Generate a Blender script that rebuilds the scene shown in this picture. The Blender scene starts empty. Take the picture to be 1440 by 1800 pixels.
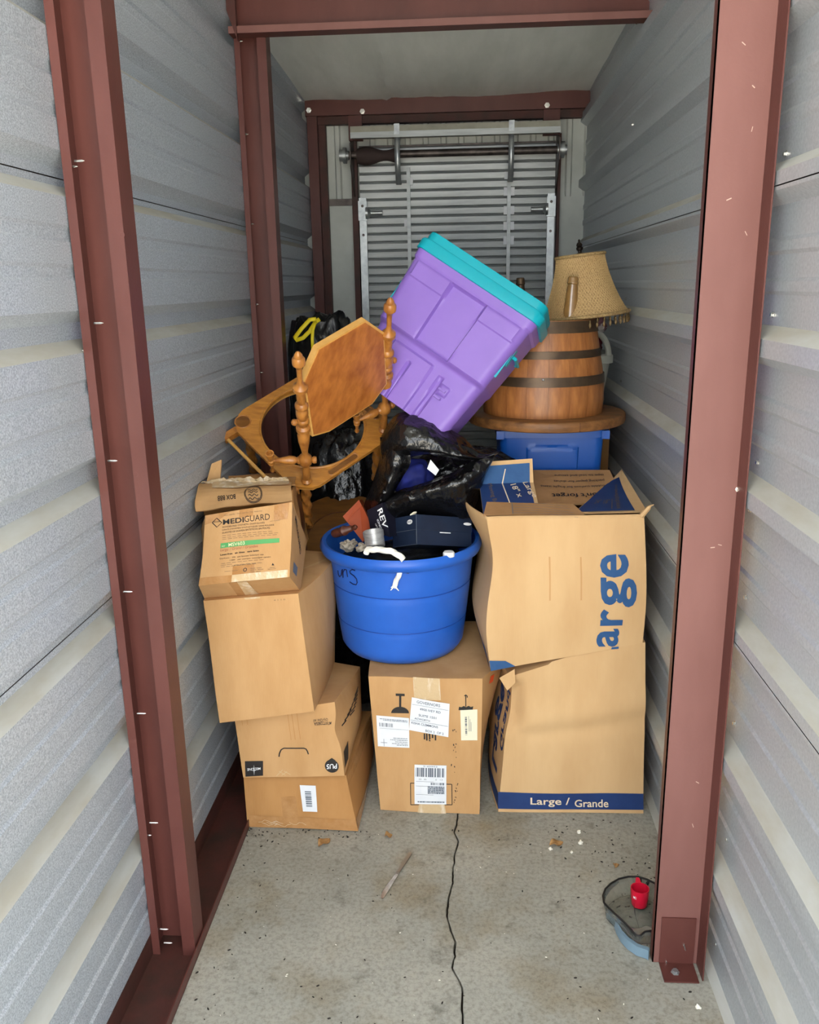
import bpy, bmesh, math, random
from mathutils import Vector, Matrix, noise
V = Vector
random.seed(7)
sc = bpy.context.scene
C = sc.collection
PI = math.pi

# ------------------------------------------------------------------ camera, sky, exposure
FPX = 1487.2
EYE = V((0.0, 0.0, 1.63))
_pi, _ya, _ro = math.radians(15.041), math.radians(3.879), math.radians(-1.015)
FW = V((-math.sin(_ya) * math.cos(_pi), math.cos(_ya) * math.cos(_pi), -math.sin(_pi)))
RT0 = V((math.cos(_ya), math.sin(_ya), 0))
UP0 = RT0.cross(FW)
RT = RT0 * math.cos(_ro) + UP0 * math.sin(_ro)
UP = -RT0 * math.sin(_ro) + UP0 * math.cos(_ro)
cam_d = bpy.data.cameras.new('camera')
cam_d.sensor_fit = 'VERTICAL'
cam_d.sensor_height = 24.0
cam_d.lens = 24.0 * FPX / 1800.0
cam_d.clip_start = 0.02
cam = bpy.data.objects.new('camera', cam_d)
C.objects.link(cam)
m3 = Matrix((RT, UP, -FW)).transposed()
cam.matrix_world = Matrix.Translation(EYE) @ m3.to_4x4()
sc.camera = cam

w = bpy.data.worlds.new('overcast_sky')
sc.world = w
w.use_nodes = True
bg = w.node_tree.nodes['Background']
bg.inputs['Color'].default_value = (0.93, 0.97, 1.0, 1)
bg.inputs['Strength'].default_value = 1.5
sun_d = bpy.data.lights.new('sun', 'SUN')
sun_d.energy = 15.0
sun_d.angle = math.radians(3)
sun_d.color = (1.0, 0.96, 0.88)
sun = bpy.data.objects.new('sun', sun_d)
C.objects.link(sun)
sun.rotation_euler = (math.radians(-32), math.radians(6), 0)   # high, from behind the building: it only reaches the drive outside
sc.view_settings.view_transform = 'Standard'
sc.view_settings.look = 'None'
sc.view_settings.gamma = 1.0
sc.view_settings.use_curve_mapping = False
sc.view_settings.exposure = 1.95

# ------------------------------------------------------------------ helpers
def P(px, py, y):
    d = FW + RT * ((px - 720) / FPX) - UP * ((py - 900) / FPX)
    return EYE + d * (y / d.y)
def PZ(px, py, z):
    d = FW + RT * ((px - 720) / FPX) - UP * ((py - 900) / FPX)
    return EYE + d * ((z - EYE.z) / d.z)
def lerp(a, b, t): return a + (b - a) * t
def ss(t): return math.sin(PI * min(1, max(0, t)))
def smooth(t):
    t = min(1, max(0, t)); return t * t * (3 - 2 * t)

class MB:
    def __init__(s): s.v = []; s.f = []; s.m = []; s.sm = []; s.cuts = []
    def chunk(s): s.cuts.append((len(s.v), len(s.f))); return s
    def add(s, vs, fs, mi=0, smoothed=False):
        o = len(s.v); s.v += [V(x) for x in vs]
        for f in fs: s.f.append([i + o for i in f]); s.m.append(mi); s.sm.append(smoothed)
        return s
    def box(s, x0, x1, y0, y1, z0, z1, mi=0, M=None):
        vs = [V((x, y, z)) for z in (z0, z1) for y in (y0, y1) for x in (x0, x1)]
        if M: vs = [M @ v for v in vs]
        return s.add(vs, [(0, 2, 3, 1), (4, 5, 7, 6), (0, 1, 5, 4), (2, 6, 7, 3), (0, 4, 6, 2), (1, 3, 7, 5)], mi)
    def slab(s, q, n, t, mi=0, k=1):
        """four corner points, thickness t along n (downwards from the points), k x k grid"""
        n = V(n).normalized()
        return s.grid2(lambda a, b: lerp(lerp(q[0], q[1], a), lerp(q[3], q[2], a), b), k, k, n, t, mi)
    def grid(s, fn, nu, nv, mi=0, smoothed=True, wrap=False):
        vs = []; fs = []
        for j in range(nv + 1):
            for i in range(nu if wrap else nu + 1): vs.append(fn(i / nu, j / nv))
        W = nu if wrap else nu + 1
        for j in range(nv):
            for i in range(nu):
                a = j * W + i; b = j * W + (i + 1) % W
                fs.append((a, b, b + W, a + W))
        return s.add(vs, fs, mi, smoothed)
    def grid2(s, fn, nu, nv, n, t, mi=0):
        W = nu + 1
        top = [fn(i / nu, j / nv) for j in range(nv + 1) for i in range(nu + 1)]
        bot = [p - n * t for p in top]; N = len(top); fs = []
        for j in range(nv):
            for i in range(nu):
                a = j * W + i
                fs.append((a, a + 1, a + 1 + W, a + W)); fs.append((a + N, a + W + N, a + 1 + W + N, a + 1 + N))
        rim = [i for i in range(W)] + [j * W + nu for j in range(1, nv + 1)] + [nv * W + i for i in range(nu - 1, -1, -1)] + [j * W for j in range(nv - 1, 0, -1)]
        for a, b in zip(rim, rim[1:] + rim[:1]): fs.append((b, a, a + N, b + N))
        return s.add(top + bot, fs, mi, False)
    def tube(s, path, r, n=8, mi=0, cap=True, twist=None):
        path = [V(p) for p in path]; vs = []; fs = []
        rs = r if isinstance(r, (list, tuple)) else [r] * len(path)
        up = V((0, 0, 1)); a = None
        for k, p in enumerate(path):
            d = (path[min(k + 1, len(path) - 1)] - path[max(k - 1, 0)]).normalized()
            if a is None:
                a = d.cross(up if abs(d.z) < .9 else V((1, 0, 0))).normalized()
            else:
                a = (a - d * a.dot(d)).normalized()
            b = d.cross(a)
            for i in range(n):
                t = 2 * PI * i / n; rr = rs[k]
                if twist: rr *= 1 + twist[0] * math.cos(twist[1] * t + twist[2] * k)
                vs.append(p + (a * math.cos(t) + b * math.sin(t)) * rr)
        for k in range(len(path) - 1):
            for i in range(n):
                q = k * n + i; q2 = k * n + (i + 1) % n
                fs.append((q, q2, q2 + n, q + n))
        s.add(vs, fs, mi, True)
        if cap:
            L = len(path) - 1
            s.add(vs[:n], [tuple(range(n - 1, -1, -1))], mi); s.add(vs[L * n:], [tuple(range(n))], mi)
        return s
    def lathe(s, prof, n=24, M=None, mi=0, smoothed=True, sq=None):
        """prof: list of (r, z) about local z"""
        vs = []; fs = []
        for r, z in prof:
            for i in range(n):
                t = 2 * PI * i / n; p = V((r * math.cos(t), r * math.sin(t), z))
                vs.append(M @ p if M else p)
        for k in range(len(prof) - 1):
            for i in range(n):
                q = k * n + i; q2 = k * n + (i + 1) % n
                fs.append((q, q2, q2 + n, q + n))
        return s.add(vs, fs, mi, smoothed)
    def build_each(s, name, mats, root, parent=None):
        # every separately placed piece becomes an object of its own
        ends = s.cuts[1:] + [(len(s.v), len(s.f))]
        for (v0, f0), (v1, f1) in zip(s.cuts, ends):
            if v1 == v0: continue
            q = MB(); q.v = s.v[v0:v1]; q.f = [[i - v0 for i in f] for f in s.f[f0:f1]]; q.m = s.m[f0:f1]; q.sm = s.sm[f0:f1]
            o = q.build(name, mats, root, parent)
        return o
    def build(s, name, mats, root=None, parent=None, loc=None, sharp=35, merge=False):
        if not isinstance(mats, (list, tuple)): mats = [mats]
        off = V(loc) if loc is not None else (V(root['_loc']) if root is not None else V((0, 0, 0)))
        me = bpy.data.meshes.new(name)
        me.from_pydata([tuple(v - off) for v in s.v], [], s.f)
        for m in mats: me.materials.append(m)
        me.polygons.foreach_set('material_index', s.m)
        me.polygons.foreach_set('use_smooth', s.sm)
        if merge:
            bm = bmesh.new(); bm.from_mesh(me)
            bmesh.ops.remove_doubles(bm, verts=bm.verts, dist=1e-5)
            bm.to_mesh(me); bm.free()
        me.update()
        if any(s.sm): me.set_sharp_from_angle(angle=math.radians(sharp))
        o = bpy.data.objects.new(name, me); C.objects.link(o)
        if root is not None: o.parent = parent if parent is not None else root
        elif loc is not None: o.location = off
        return o

ROOTS = []
def thing(name, label, cat, loc=(0, 0, 0), group=None, kind=None):
    o = bpy.data.objects.new(name, None); C.objects.link(o)
    o.location = loc; o['_loc'] = tuple(loc); o.empty_display_size = .05
    if label: o['label'] = label
    if cat: o['category'] = cat
    if group: o['group'] = group
    if kind: o['kind'] = kind
    ROOTS.append(o)
    return o
def tag(o, label, cat, group=None, kind=None):
    o['label'] = label
    if cat: o['category'] = cat
    if group: o['group'] = group
    if kind: o['kind'] = kind
    return o
def structure(o, label=None, cat=None):
    o['kind'] = 'structure'
    if label: o['label'] = label
    if cat: o['category'] = cat
    return o

# ------------------------------------------------------------------ materials
def nn(nt, t, **k):
    n = nt.nodes.new(t)
    for a, b in k.items():
        if a.startswith('_'): setattr(n, a[1:], b)
        else: n.inputs[a.replace('__', ' ')].default_value = b
    return n
def mat(name, col, rough=.5, metal=0, col2=None, scale=8, stretch=(1, 1, 1), bump=0, bscale=60, bstretch=None, detail=4, lo=.35, hi=.65,
        spec=.5, trans=0, alpha=1, sheen=0, coat=0, vor=False, rvar=0, ior=1.45, ramp=None):
    m = bpy.data.materials.new(name); m.use_nodes = True
    nt = m.node_tree; b = nt.nodes['Principled BSDF']
    b.inputs['Roughness'].default_value = rough; b.inputs['Metallic'].default_value = metal
    b.inputs['Specular IOR Level'].default_value = spec; b.inputs['Transmission Weight'].default_value = trans
    b.inputs['Alpha'].default_value = alpha; b.inputs['Coat Weight'].default_value = coat; b.inputs['IOR'].default_value = ior
    b.inputs['Coat Roughness'].default_value = .2
    if sheen: b.inputs['Sheen Weight'].default_value = sheen
    c4 = (*col, 1)
    b.inputs['Base Color'].default_value = c4
    tc = nn(nt, 'ShaderNodeTexCoord')
    def coord(st):
        mp = nn(nt, 'ShaderNodeMapping'); mp.inputs['Scale'].default_value = st
        nt.links.new(tc.outputs['Object'], mp.inputs['Vector']); return mp.outputs['Vector']
    if col2:
        if vor:
            t = nn(nt, 'ShaderNodeTexVoronoi'); t.inputs['Scale'].default_value = scale
            fac = t.outputs['Color']
        else:
            t = nn(nt, 'ShaderNodeTexNoise'); t.inputs['Scale'].default_value = scale; t.inputs['Detail'].default_value = detail
            t.inputs['Roughness'].default_value = .6
            fac = t.outputs['Fac']
        nt.links.new(coord(stretch), t.inputs['Vector'])
        r = nn(nt, 'ShaderNodeValToRGB'); r.color_ramp.elements[0].position = lo; r.color_ramp.elements[1].position = hi
        r.color_ramp.elements[0].color = c4; r.color_ramp.elements[1].color = (*col2, 1)
        nt.links.new(fac, r.inputs['Fac']); nt.links.new(r.outputs['Color'], b.inputs['Base Color'])
        if rvar:
            mr = nn(nt, 'ShaderNodeMapRange'); mr.inputs['To Min'].default_value = rough - rvar; mr.inputs['To Max'].default_value = rough + rvar
            nt.links.new(t.outputs[0], mr.inputs['Value']); nt.links.new(mr.outputs['Result'], b.inputs['Roughness'])
    if bump:
        t = nn(nt, 'ShaderNodeTexNoise'); t.inputs['Scale'].default_value = bscale; t.inputs['Detail'].default_value = 3
        nt.links.new(coord(bstretch or (1, 1, 1)), t.inputs['Vector'])
        bp = nn(nt, 'ShaderNodeBump'); bp.inputs['Strength'].default_value = bump; bp.inputs['Distance'].default_value = .004
        nt.links.new(t.outputs['Fac'], bp.inputs['Height']); nt.links.new(bp.outputs['Normal'], b.inputs['Normal'])
    return m
def lin(r, g, b):
    f = lambda c: ((c / 255 + .055) / 1.055) ** 2.4 if c > 10 else c / 255 / 12.92
    return (f(r), f(g), f(b))

M = {}
M['galv'] = mat('galvanised_steel', lin(172, 178, 184), .42, .45, lin(194, 199, 204), 160, vor=False, lo=.3, hi=.7, bump=.12, bscale=220)
M['galv_left'] = mat('spangled_steel', lin(160, 169, 180), .45, .42, lin(204, 211, 219), 330, lo=.36, hi=.64, bump=.18, bscale=330, detail=2)
M['dust'] = mat('dusty_steel', lin(182, 183, 178), .7, .15, lin(170, 166, 154), 14, stretch=(1, .3, 1), bump=.1)
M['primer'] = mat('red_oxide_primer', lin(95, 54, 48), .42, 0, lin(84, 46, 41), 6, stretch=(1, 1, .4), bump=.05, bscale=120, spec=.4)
M['primer_pale'] = mat('worn_lit_red_primer', lin(124, 84, 78), .48, 0, lin(113, 74, 68), 5, stretch=(1, 1, .3), bump=.05, bscale=160, spec=.4)  # worn beam lip; on the right post's web the paler tone paints in light
M['primer_dark'] = mat('grimy_shaded_red_primer', lin(78, 40, 34), .6, 0, lin(52, 36, 29), 7, lo=.4, hi=.7, bump=.15, bscale=90)  # dark coat; on the corner column's return it paints in shade
M['chip'] = mat('bare_steel_chip', lin(188, 158, 144), .5, .2)
M['screw'] = mat('zinc_screw', lin(222, 220, 214), .25, .9)
M['insul'] = mat('white_vinyl_insulation', lin(240, 242, 238), .38, 0, lin(222, 225, 220), 5, stretch=(1.4, .3, 1), bump=.35, bscale=26, bstretch=(1, .25, 1))
M['backwall'] = mat('painted_white_steel', lin(196, 200, 194), .5, 0, lin(178, 182, 176), 4)
M['door'] = mat('grey_door_steel', lin(176, 180, 180), .42, .25, lin(150, 154, 154), 9, stretch=(.4, 1, 3))
M['hood'] = mat('tan_grey_hood', lin(150, 148, 134), .5, .1, lin(130, 128, 116), 10)
M['dkmetal'] = mat('dark_steel', lin(62, 56, 54), .45, .6, lin(92, 84, 80), 24)
M['ltmetal'] = mat('zinc_plate', lin(176, 180, 180), .35, .7, lin(150, 154, 156), 30)
M['felt'] = mat('dark_brown_wrap', lin(58, 46, 44), .85)
M['carton'] = mat('kraft_cardboard', lin(198, 156, 108), .78, 0, lin(186, 143, 95), 10, stretch=(1, 1, .35), bump=.10, bscale=110, bstretch=(3.2, 3.2, .08), spec=.25)
M['carton_b'] = mat('brown_cardboard', lin(186, 138, 86), .74, 0, lin(172, 124, 74), 8, stretch=(1, 1, .4), bump=.10, bscale=110, bstretch=(3.2, 3.2, .08), spec=.25)
M['carton_in'] = mat('cardboard_inside', lin(176, 134, 92), .85, 0, lin(160, 120, 80), 9, spec=.2)
M['carton_l'] = mat('pale_kraft_cardboard', lin(208, 172, 126), .78, 0, lin(198, 160, 114), 7, stretch=(1, 1, .3), bump=.10, bscale=120, bstretch=(3, 3, .08), spec=.25)
M['tape'] = mat('brown_packing_tape', lin(172, 124, 76), .16, 0, lin(186, 140, 92), 22, bump=.35, bscale=55, spec=.6)
M['cleartape'] = mat('clear_packing_tape', lin(206, 178, 138), .1, 0, lin(232, 220, 200), 40, stretch=(1, 1, .3), lo=.5, hi=.75, bump=.6, bscale=70, spec=.7)
M['ink'] = mat('black_print', lin(38, 34, 32), .6)
M['greyink'] = mat('grey_print', lin(112, 92, 70), .7)
M['redink'] = mat('brown_red_print', lin(158, 92, 66), .7)
M['orangedot'] = mat('orange_sticker', lin(232, 84, 36), .5)
M['green'] = mat('green_print', lin(84, 158, 92), .6)
M['palegreen'] = mat('pale_print', lin(214, 214, 170), .6)
M['blueink'] = mat('blue_print', lin(30, 74, 124), .6, 0, lin(38, 82, 130), 30)
M['navyprint'] = mat('dark_blue_print', lin(30, 58, 110), .55, 0, lin(25, 50, 100), 12)
M['paleink'] = mat('cream_print', lin(226, 206, 176), .6)
M['paper'] = mat('white_paper_label', lin(232, 234, 236), .5, 0, lin(222, 225, 230), 12)
M['cream'] = mat('cream_sticker', lin(230, 222, 196), .5)
M['barink'] = mat('barcode_print', lin(96, 104, 116), .5)
M['tub'] = mat('blue_tub_plastic', lin(42, 101, 200), .36, 0, lin(36, 92, 188), 5, bump=.04, bscale=40)
M['tubline'] = mat('tub_groove', lin(24, 70, 158), .5)
M['marker'] = mat('marker_ink', lin(14, 20, 66), .5)
M['rope'] = mat('white_rope', lin(238, 236, 226), .8)
M['navybox'] = mat('navy_shoebox_card', lin(22, 34, 56), .5, 0, lin(28, 42, 66), 12)
M['white'] = mat('white_print', lin(236, 238, 240), .5)
M['orange'] = mat('orange_card', lin(156, 64, 20), .55, 0, lin(142, 56, 18), 9)
M['blackcard'] = mat('black_navy_card', lin(20, 20, 34), .4)
M['tin'] = mat('brushed_tin', lin(206, 206, 206), .32, .6, lin(172, 172, 174), 30, stretch=(1, 1, 6))
M['darkwood'] = mat('dark_stained_wood', lin(70, 36, 26), .35, 0, lin(92, 50, 36), 30)
M['rag'] = mat('white_cloth_scraps', lin(178, 168, 152), .9, 0, lin(120, 112, 100), 60)
M['bag'] = mat('black_plastic_film', lin(13, 13, 15), .2, 0, bump=1.0, bscale=58, bstretch=(1, 1, .7), spec=.65)
M['bag2'] = mat('dull_black_plastic_film', lin(22, 22, 23), .3, 0, bump=.9, bscale=44, bstretch=(1.4, 1.4, .5), spec=.5)
M['navy'] = mat('royal_blue_cloth', lin(22, 36, 128), .8, 0, lin(14, 24, 92), 10, bump=.4, bscale=20)
M['yellow'] = mat('yellow_drawstring', lin(232, 208, 36), .4)
M['oak'] = mat('golden_oak', lin(188, 128, 52), .36, 0, lin(150, 94, 34), 9, stretch=(1.5, 7, 7), lo=.35, hi=.7, bump=.08, bscale=60, bstretch=(1, 6, 6), coat=.25)
M['oak_turn'] = mat('turned_oak', lin(176, 116, 52), .34, 0, lin(136, 82, 34), 40, stretch=(1, 1, .3), lo=.4, hi=.7, coat=.25)
M['oak_pale'] = mat('light_oak_edge', lin(212, 164, 92), .4, 0, lin(196, 146, 74), 20, coat=.2)
M['panel'] = mat('red_brown_oak_veneer', lin(182, 112, 50), .4, 0, lin(146, 82, 32), 16, stretch=(2.2, 2.2, .5), lo=.34, hi=.68, bump=.1, bscale=70, bstretch=(2, 2, .4), coat=.15)
M['oak_shelf'] = mat('brown_oak_board', lin(122, 78, 28), .4, 0, lin(94, 56, 18), 7, stretch=(1, 5, 5), coat=.2)
M['purple'] = mat('purple_plastic', lin(140, 108, 194), .36, 0, lin(130, 99, 184), 3)
M['teal'] = mat('teal_plastic', lin(0, 158, 176), .36)
M['stave'] = mat('barrel_stave_oak', lin(170, 110, 58), .45, 0, lin(128, 76, 36), 12, stretch=(4, 4, .7), lo=.32, hi=.7, bump=.2, bscale=60, bstretch=(4, 4, .4), coat=.15)
M['hoop'] = mat('brown_steel_hoop', lin(92, 74, 56), .42, .6, lin(74, 60, 48), 16)
M['amber'] = mat('amber_brown_glass', lin(150, 112, 62), .08, 0, lin(120, 88, 46), 9, spec=.8, coat=.6)
M['shade'] = mat('woven_straw_shade', lin(178, 148, 104), .8, 0, lin(136, 108, 70), 260, lo=.42, hi=.6, bump=.5, bscale=150)
M['weave'] = mat('straw_weave', lin(196, 164, 112), .8)
M['trim'] = mat('gold_braid', lin(170, 144, 98), .75, 0, lin(126, 100, 64), 150, bump=.4, bscale=120)
M['bead'] = mat('bronze_bead', lin(120, 98, 66), .25, .4)
M['finial'] = mat('dark_bronze', lin(46, 38, 32), .35, .6)
M['tabletop'] = mat('rustic_brown_wood', lin(142, 96, 52), .5, 0, lin(92, 58, 30), 8, stretch=(1, 6, 6), lo=.32, hi=.7, bump=.25, bscale=40, bstretch=(1, 7, 7))
M['tote'] = mat('royal_blue_plastic', lin(18, 78, 160), .38, 0, lin(15, 70, 148), 4)
M['basket'] = mat('grey_basket_plastic', lin(168, 170, 160), .5)
M['burgundy'] = mat('burgundy_cloth', lin(96, 24, 40), .9, bump=.3, bscale=40)
M['stripe'] = mat('striped_cloth', lin(196, 186, 182), .9, 0, lin(110, 72, 82), 26, lo=.48, hi=.52)
M['blade'] = mat('knife_steel', lin(196, 192, 186), .18, .95, lin(160, 150, 140), 40)
M['handle'] = mat('dull_knife_handle', lin(150, 140, 128), .4, .7)
M['clear'] = mat('clear_plastic', lin(225, 228, 224), .08, 0, trans=.95, spec=.5, ior=1.12)
M['blackrim'] = mat('black_gasket', lin(26, 26, 26), .5)
M['bluegrey'] = mat('blue_grey_plastic', lin(112, 136, 152), .4)
M['red'] = mat('red_plastic', lin(202, 22, 52), .32)
M['leaf'] = mat('dry_leaf', lin(176, 136, 86), .8, 0, lin(132, 92, 52), 30)
M['crumb'] = mat('white_foam_crumb', lin(232, 228, 214), .8)
M['dropping'] = mat('black_grit', lin(34, 28, 24), .8)
M['soil'] = mat('crack_filling', lin(48, 42, 36), .95)
M['asphalt'] = mat('outdoor_concrete', lin(196, 190, 178), .9, 0, lin(182, 176, 164), 3)

def concrete():
    m = bpy.data.materials.new('stained_concrete'); m.use_nodes = True
    nt = m.node_tree; b = nt.nodes['Principled BSDF']; b.inputs['Roughness'].default_value = .7
    b.inputs['Specular IOR Level'].default_value = .3
    tc = nn(nt, 'ShaderNodeTexCoord')
    def N(scale, detail, rough=.6):
        t = nn(nt, 'ShaderNodeTexNoise'); t.inputs['Scale'].default_value = scale; t.inputs['Detail'].default_value = detail; t.inputs['Roughness'].default_value = rough
        nt.links.new(tc.outputs['Object'], t.inputs['Vector']); return t.outputs['Fac']
    def ramp(fac, stops):
        r = nn(nt, 'ShaderNodeValToRGB'); e = r.color_ramp.elements
        while len(e) < len(stops): e.new(.5)
        for el, (p, c) in zip(e, stops): el.position = p; el.color = (*c, 1)
        nt.links.new(fac, r.inputs['Fac']); return r.outputs['Color']
    def mix(t, fac, a, bb):
        x = nn(nt, 'ShaderNodeMix'); x.data_type = 'RGBA'; x.blend_type = t
        if isinstance(fac, float): x.inputs[0].default_value = fac
        else: nt.links.new(fac, x.inputs[0])
        nt.links.new(a, x.inputs[6]); nt.links.new(bb, x.inputs[7]); return x.outputs[2]
    base = ramp(N(2.2, 6), [(.3, lin(144, 142, 132)), (.5, lin(159, 157, 147)), (.7, lin(172, 168, 156))])
    warm = ramp(N(3.4, 4), [(.5, (1, 1, 1)), (.72, lin(226, 208, 180))])
    c = mix('MULTIPLY', .8, base, warm)
    spots = ramp(N(11, 7, .7), [(.30, lin(150, 148, 142)), (.44, (1, 1, 1)), (.62, (1, 1, 1)), (.72, lin(255, 250, 240))])
    c = mix('MULTIPLY', .6, c, spots)
    fine = ramp(N(90, 5, .7), [(.3, lin(188, 186, 180)), (.55, (1, 1, 1))])
    c = mix('MULTIPLY', .75, c, fine)
    nt.links.new(c, b.inputs['Base Color'])
    bp = nn(nt, 'ShaderNodeBump'); bp.inputs['Strength'].default_value = .25; bp.inputs['Distance'].default_value = .003
    nt.links.new(N(60, 6), bp.inputs['Height']); nt.links.new(bp.outputs['Normal'], b.inputs['Normal'])
    return m
M['concrete'] = concrete()

# ------------------------------------------------------------------ the unit: floor, walls, ceiling
XL, XR, YB, YF = -0.79, 0.606, 4.62, 0.25
CEIL_F, CEIL_B = 2.72, 2.515
crack_px = [(805, 1436), (799, 1462), (806, 1478), (800, 1500), (797, 1525), (796, 1550), (788, 1580), (786, 1610), (791, 1630), (800, 1655), (799, 1680),
            (795, 1700), (803, 1715), (813, 1735), (812, 1760), (814, 1800)]
crack = [PZ(px, py, 0) for px, py in crack_px]
crack = sorted([(p.y, p.x) for p in crack])
y0c, x0c = crack[0]; y1c, x1c = crack[-1]
cr = [(-0.3, x0c + .02)] + [(y0c - .5, x0c + .006), (y0c - .25, x0c - .004)] + crack
yy = y1c + .12; xx = x1c
while yy < YB: cr.append((yy, xx + random.uniform(-.012, .012))); yy += .14
cr.append((YB + .1, xx))
rows = []
for (ya, xa), (yb, xb) in zip(cr, cr[1:]):
    k = max(2, int((yb - ya) / .012)) if yb < 2.6 and ya > 1.2 else 2
    for i in range(k):
        t = i / k; yq = lerp(ya, yb, t)
        rows.append((yq, lerp(xa, xb, t) + noise.noise(V((yq * 45, 3.1, 0))) * .004, .0016 + .0016 * max(0, noise.noise(V((yq * 22, 9, 0))) + .6)))
fl = thing('floor', 'stained grey concrete floor with a jagged crack', None, (0, 0, 0), kind='structure')
for side in (-1, 1):
    mb = MB(); vs = []; fs = []
    xe = -1.2 if side < 0 else 1.0
    for (yq, xq, wq) in rows:
        edge = xq + side * wq
        a = [V((edge, yq, -.03)), V((edge, yq, -.0015)), V((edge + side * .003, yq, 0)), V((xe, yq, 0))]
        vs += a
    for i in range(len(rows) - 1):
        for j in range(3):
            q = (i * 4 + j, i * 4 + j + 1, i * 4 + 5 + j, i * 4 + 4 + j)
            fs.append(q if side > 0 else q[::-1])
    mb.add(vs, fs); mb.build('slab', M['concrete'], fl)
mb = MB(); mb.box(-1.2, 1.0, -.3, YB + .1, -.06, -.022); mb.build('crack_bed', M['soil'], fl)
mb = MB(); mb.box(-9, 9, -14, -.3, -.06, -.002)
structure(mb.build('ground_outside', M['asphalt']), 'pale paved drive outside the open unit')

RIB = [.30 + .305 * k for k in range(-1, 9)]
def wall_profile(left, z0, z1):
    """polyline (x, z, dusty) from z0 up to z1"""
    pts = []
    for zr in RIB:
        if left:
            pts += [(zr - .015, 0, 0), (zr + .010, -.034, 1), (zr + .045, -.034, 0), (zr + .070, 0, 0)]
            b0 = zr + .070
        else:
            pts += [(zr - .060, 0, 0), (zr - .038, -.030, 0), (zr - .004, -.030, 0), (zr + .020, 0, 1)]
            b0 = zr + .020
        for f_ in (.34, .68):
            c = b0 + (.305 - .085) * f_
            d = -.0045
            pts += [(c - .016, 0, 0), (c - .009, d, 0), (c + .009, d, 0), (c + .016, 0, 0)]
    out = []
    for i, (z, dx, du) in enumerate(pts):
        if z0 < z < z1: out.append((z, dx, du))
    def at(zq):
        for a, b in zip(pts, pts[1:]):
            if a[0] <= zq <= b[0]: return lerp(a[1], b[1], (zq - a[0]) / (b[0] - a[0]))
        return 0
    return [(z0, at(z0), 0)] + out + [(z1, at(z1), 0)]
def corr_wall(name, left, mat_):
    root = thing(name, ('left' if left else 'right') + ' wall of ribbed galvanised steel sheets', None, (0, 0, 0), kind='structure')
    seams = [.0, .936, 1.85, 2.78] if left else [.0, .88, 1.795, 2.78]
    ys = [YF] + [YF + .3 * k for k in range(1, 15)] + [YB]
    for k in range(3):
        pr = wall_profile(left, seams[k] + (.0012 if k else 0), seams[k + 1] - .0012)
        mb = MB(); vs = []; fs = []; mi = []
        for y in ys:
            for (z, dx, du) in pr:
                wob = noise.noise(V((y * 1.3, z * 2, 5 if left else 9))) * .0022
                x = (XL + dx - wob) if left else (XR + dx + wob)
                vs.append(V((x, y, z)))
        n = len(pr)
        for i in range(len(ys) - 1):
            for j in range(n - 1):
                q = (i * n + j, i * n + j + 1, (i + 1) * n + j + 1, (i + 1) * n + j)
                fs.append(q[::-1] if left else q)
                mi.append(pr[j + 1][2])
        mb.add(vs, fs); mb.m = mi
        o = mb.build('wall_sheet', [mat_, M['dust']], root)
    # dark backing so that nothing shows behind the seam
    mb = MB()
    if left: mb.box(XL - .06, XL - .05, YF, YB + .03, 0, 2.82)
    else: mb.box(XR + .02, XR + .03, YF, YB + .03, 0, 2.82)
    mb.build('backing', M['dkmetal'], root)
    return root
wl = corr_wall('wall_left', True, M['galv_left'])
wr = corr_wall('wall_right', False, M['galv'])

def hexhead(mb, p, n, r=.006, h=.006):
    n = V(n).normalized(); a = n.cross(V((0, .3, 1))).normalized(); b = n.cross(a)
    Mx = Matrix((a, b, n)).transposed().to_4x4(); Mx.translation = p
    mb.lathe([(r * 1.5, 0), (r * 1.5, .0015), (r, .0015), (r, h), (0.0001, h)], 6, Mx, smoothed=False)
# screws on the right-hand wall near the post, and further in
for px, py, x in [(1383, 270, XR), (1360, 553, XR), (1334, 813, XR), (1313, 1050, XR), (1293, 1272, XR), (1281, 1476, XR), (1262, 1660, XR),
                  (1321, 896, XR), (1120, 40, XR - .028), (1113, 219, XR), (1101, 525, XR), (1093, 670, XR)]:
    d = FW + RT * ((px - 720) / FPX) - UP * ((py - 900) / FPX)
    p = EYE + d * (x / d.x)
    mb = MB(); hexhead(mb, p, (-1, 0, 0), .0042, .006); mb.build('screw', M['screw'], wr)

# ceiling of draped white insulation
mb = MB()
def ceil_fn(a, b):
    x = lerp(XL - .03, XR + .03, a); y = lerp(YF, YB, b)
    z = lerp(CEIL_F, CEIL_B, b)
    bays = (y - 1.77) / 1.43
    z -= .030 * ss(bays - math.floor(bays)) * ss(a) * .8
    z += .010 * noise.noise(V((x * 3, y * 1.2, 1))) + .004 * noise.noise(V((x * 14, y * 3, 2)))
    z += -.008 * math.exp(-((x + .30 + .06 * (y - 3.2)) / .012) ** 2) + .006 * math.exp(-((x + .27 + .06 * (y - 3.2)) / .02) ** 2)
    return V((x, y, z))
mb.grid(ceil_fn, 60, 90); mb.f = [f[::-1] for f in mb.f]
structure(mb.build('ceiling', M['insul']), 'white vinyl insulation blanket sagging under the roof')
mb = MB(); mb.box(XL - .2, XR + .2, YF, YB + .2, 2.80, 2.83); structure(mb.build('roof_deck', M['backwall']), 'flat roof sheet over the insulation')

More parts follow.
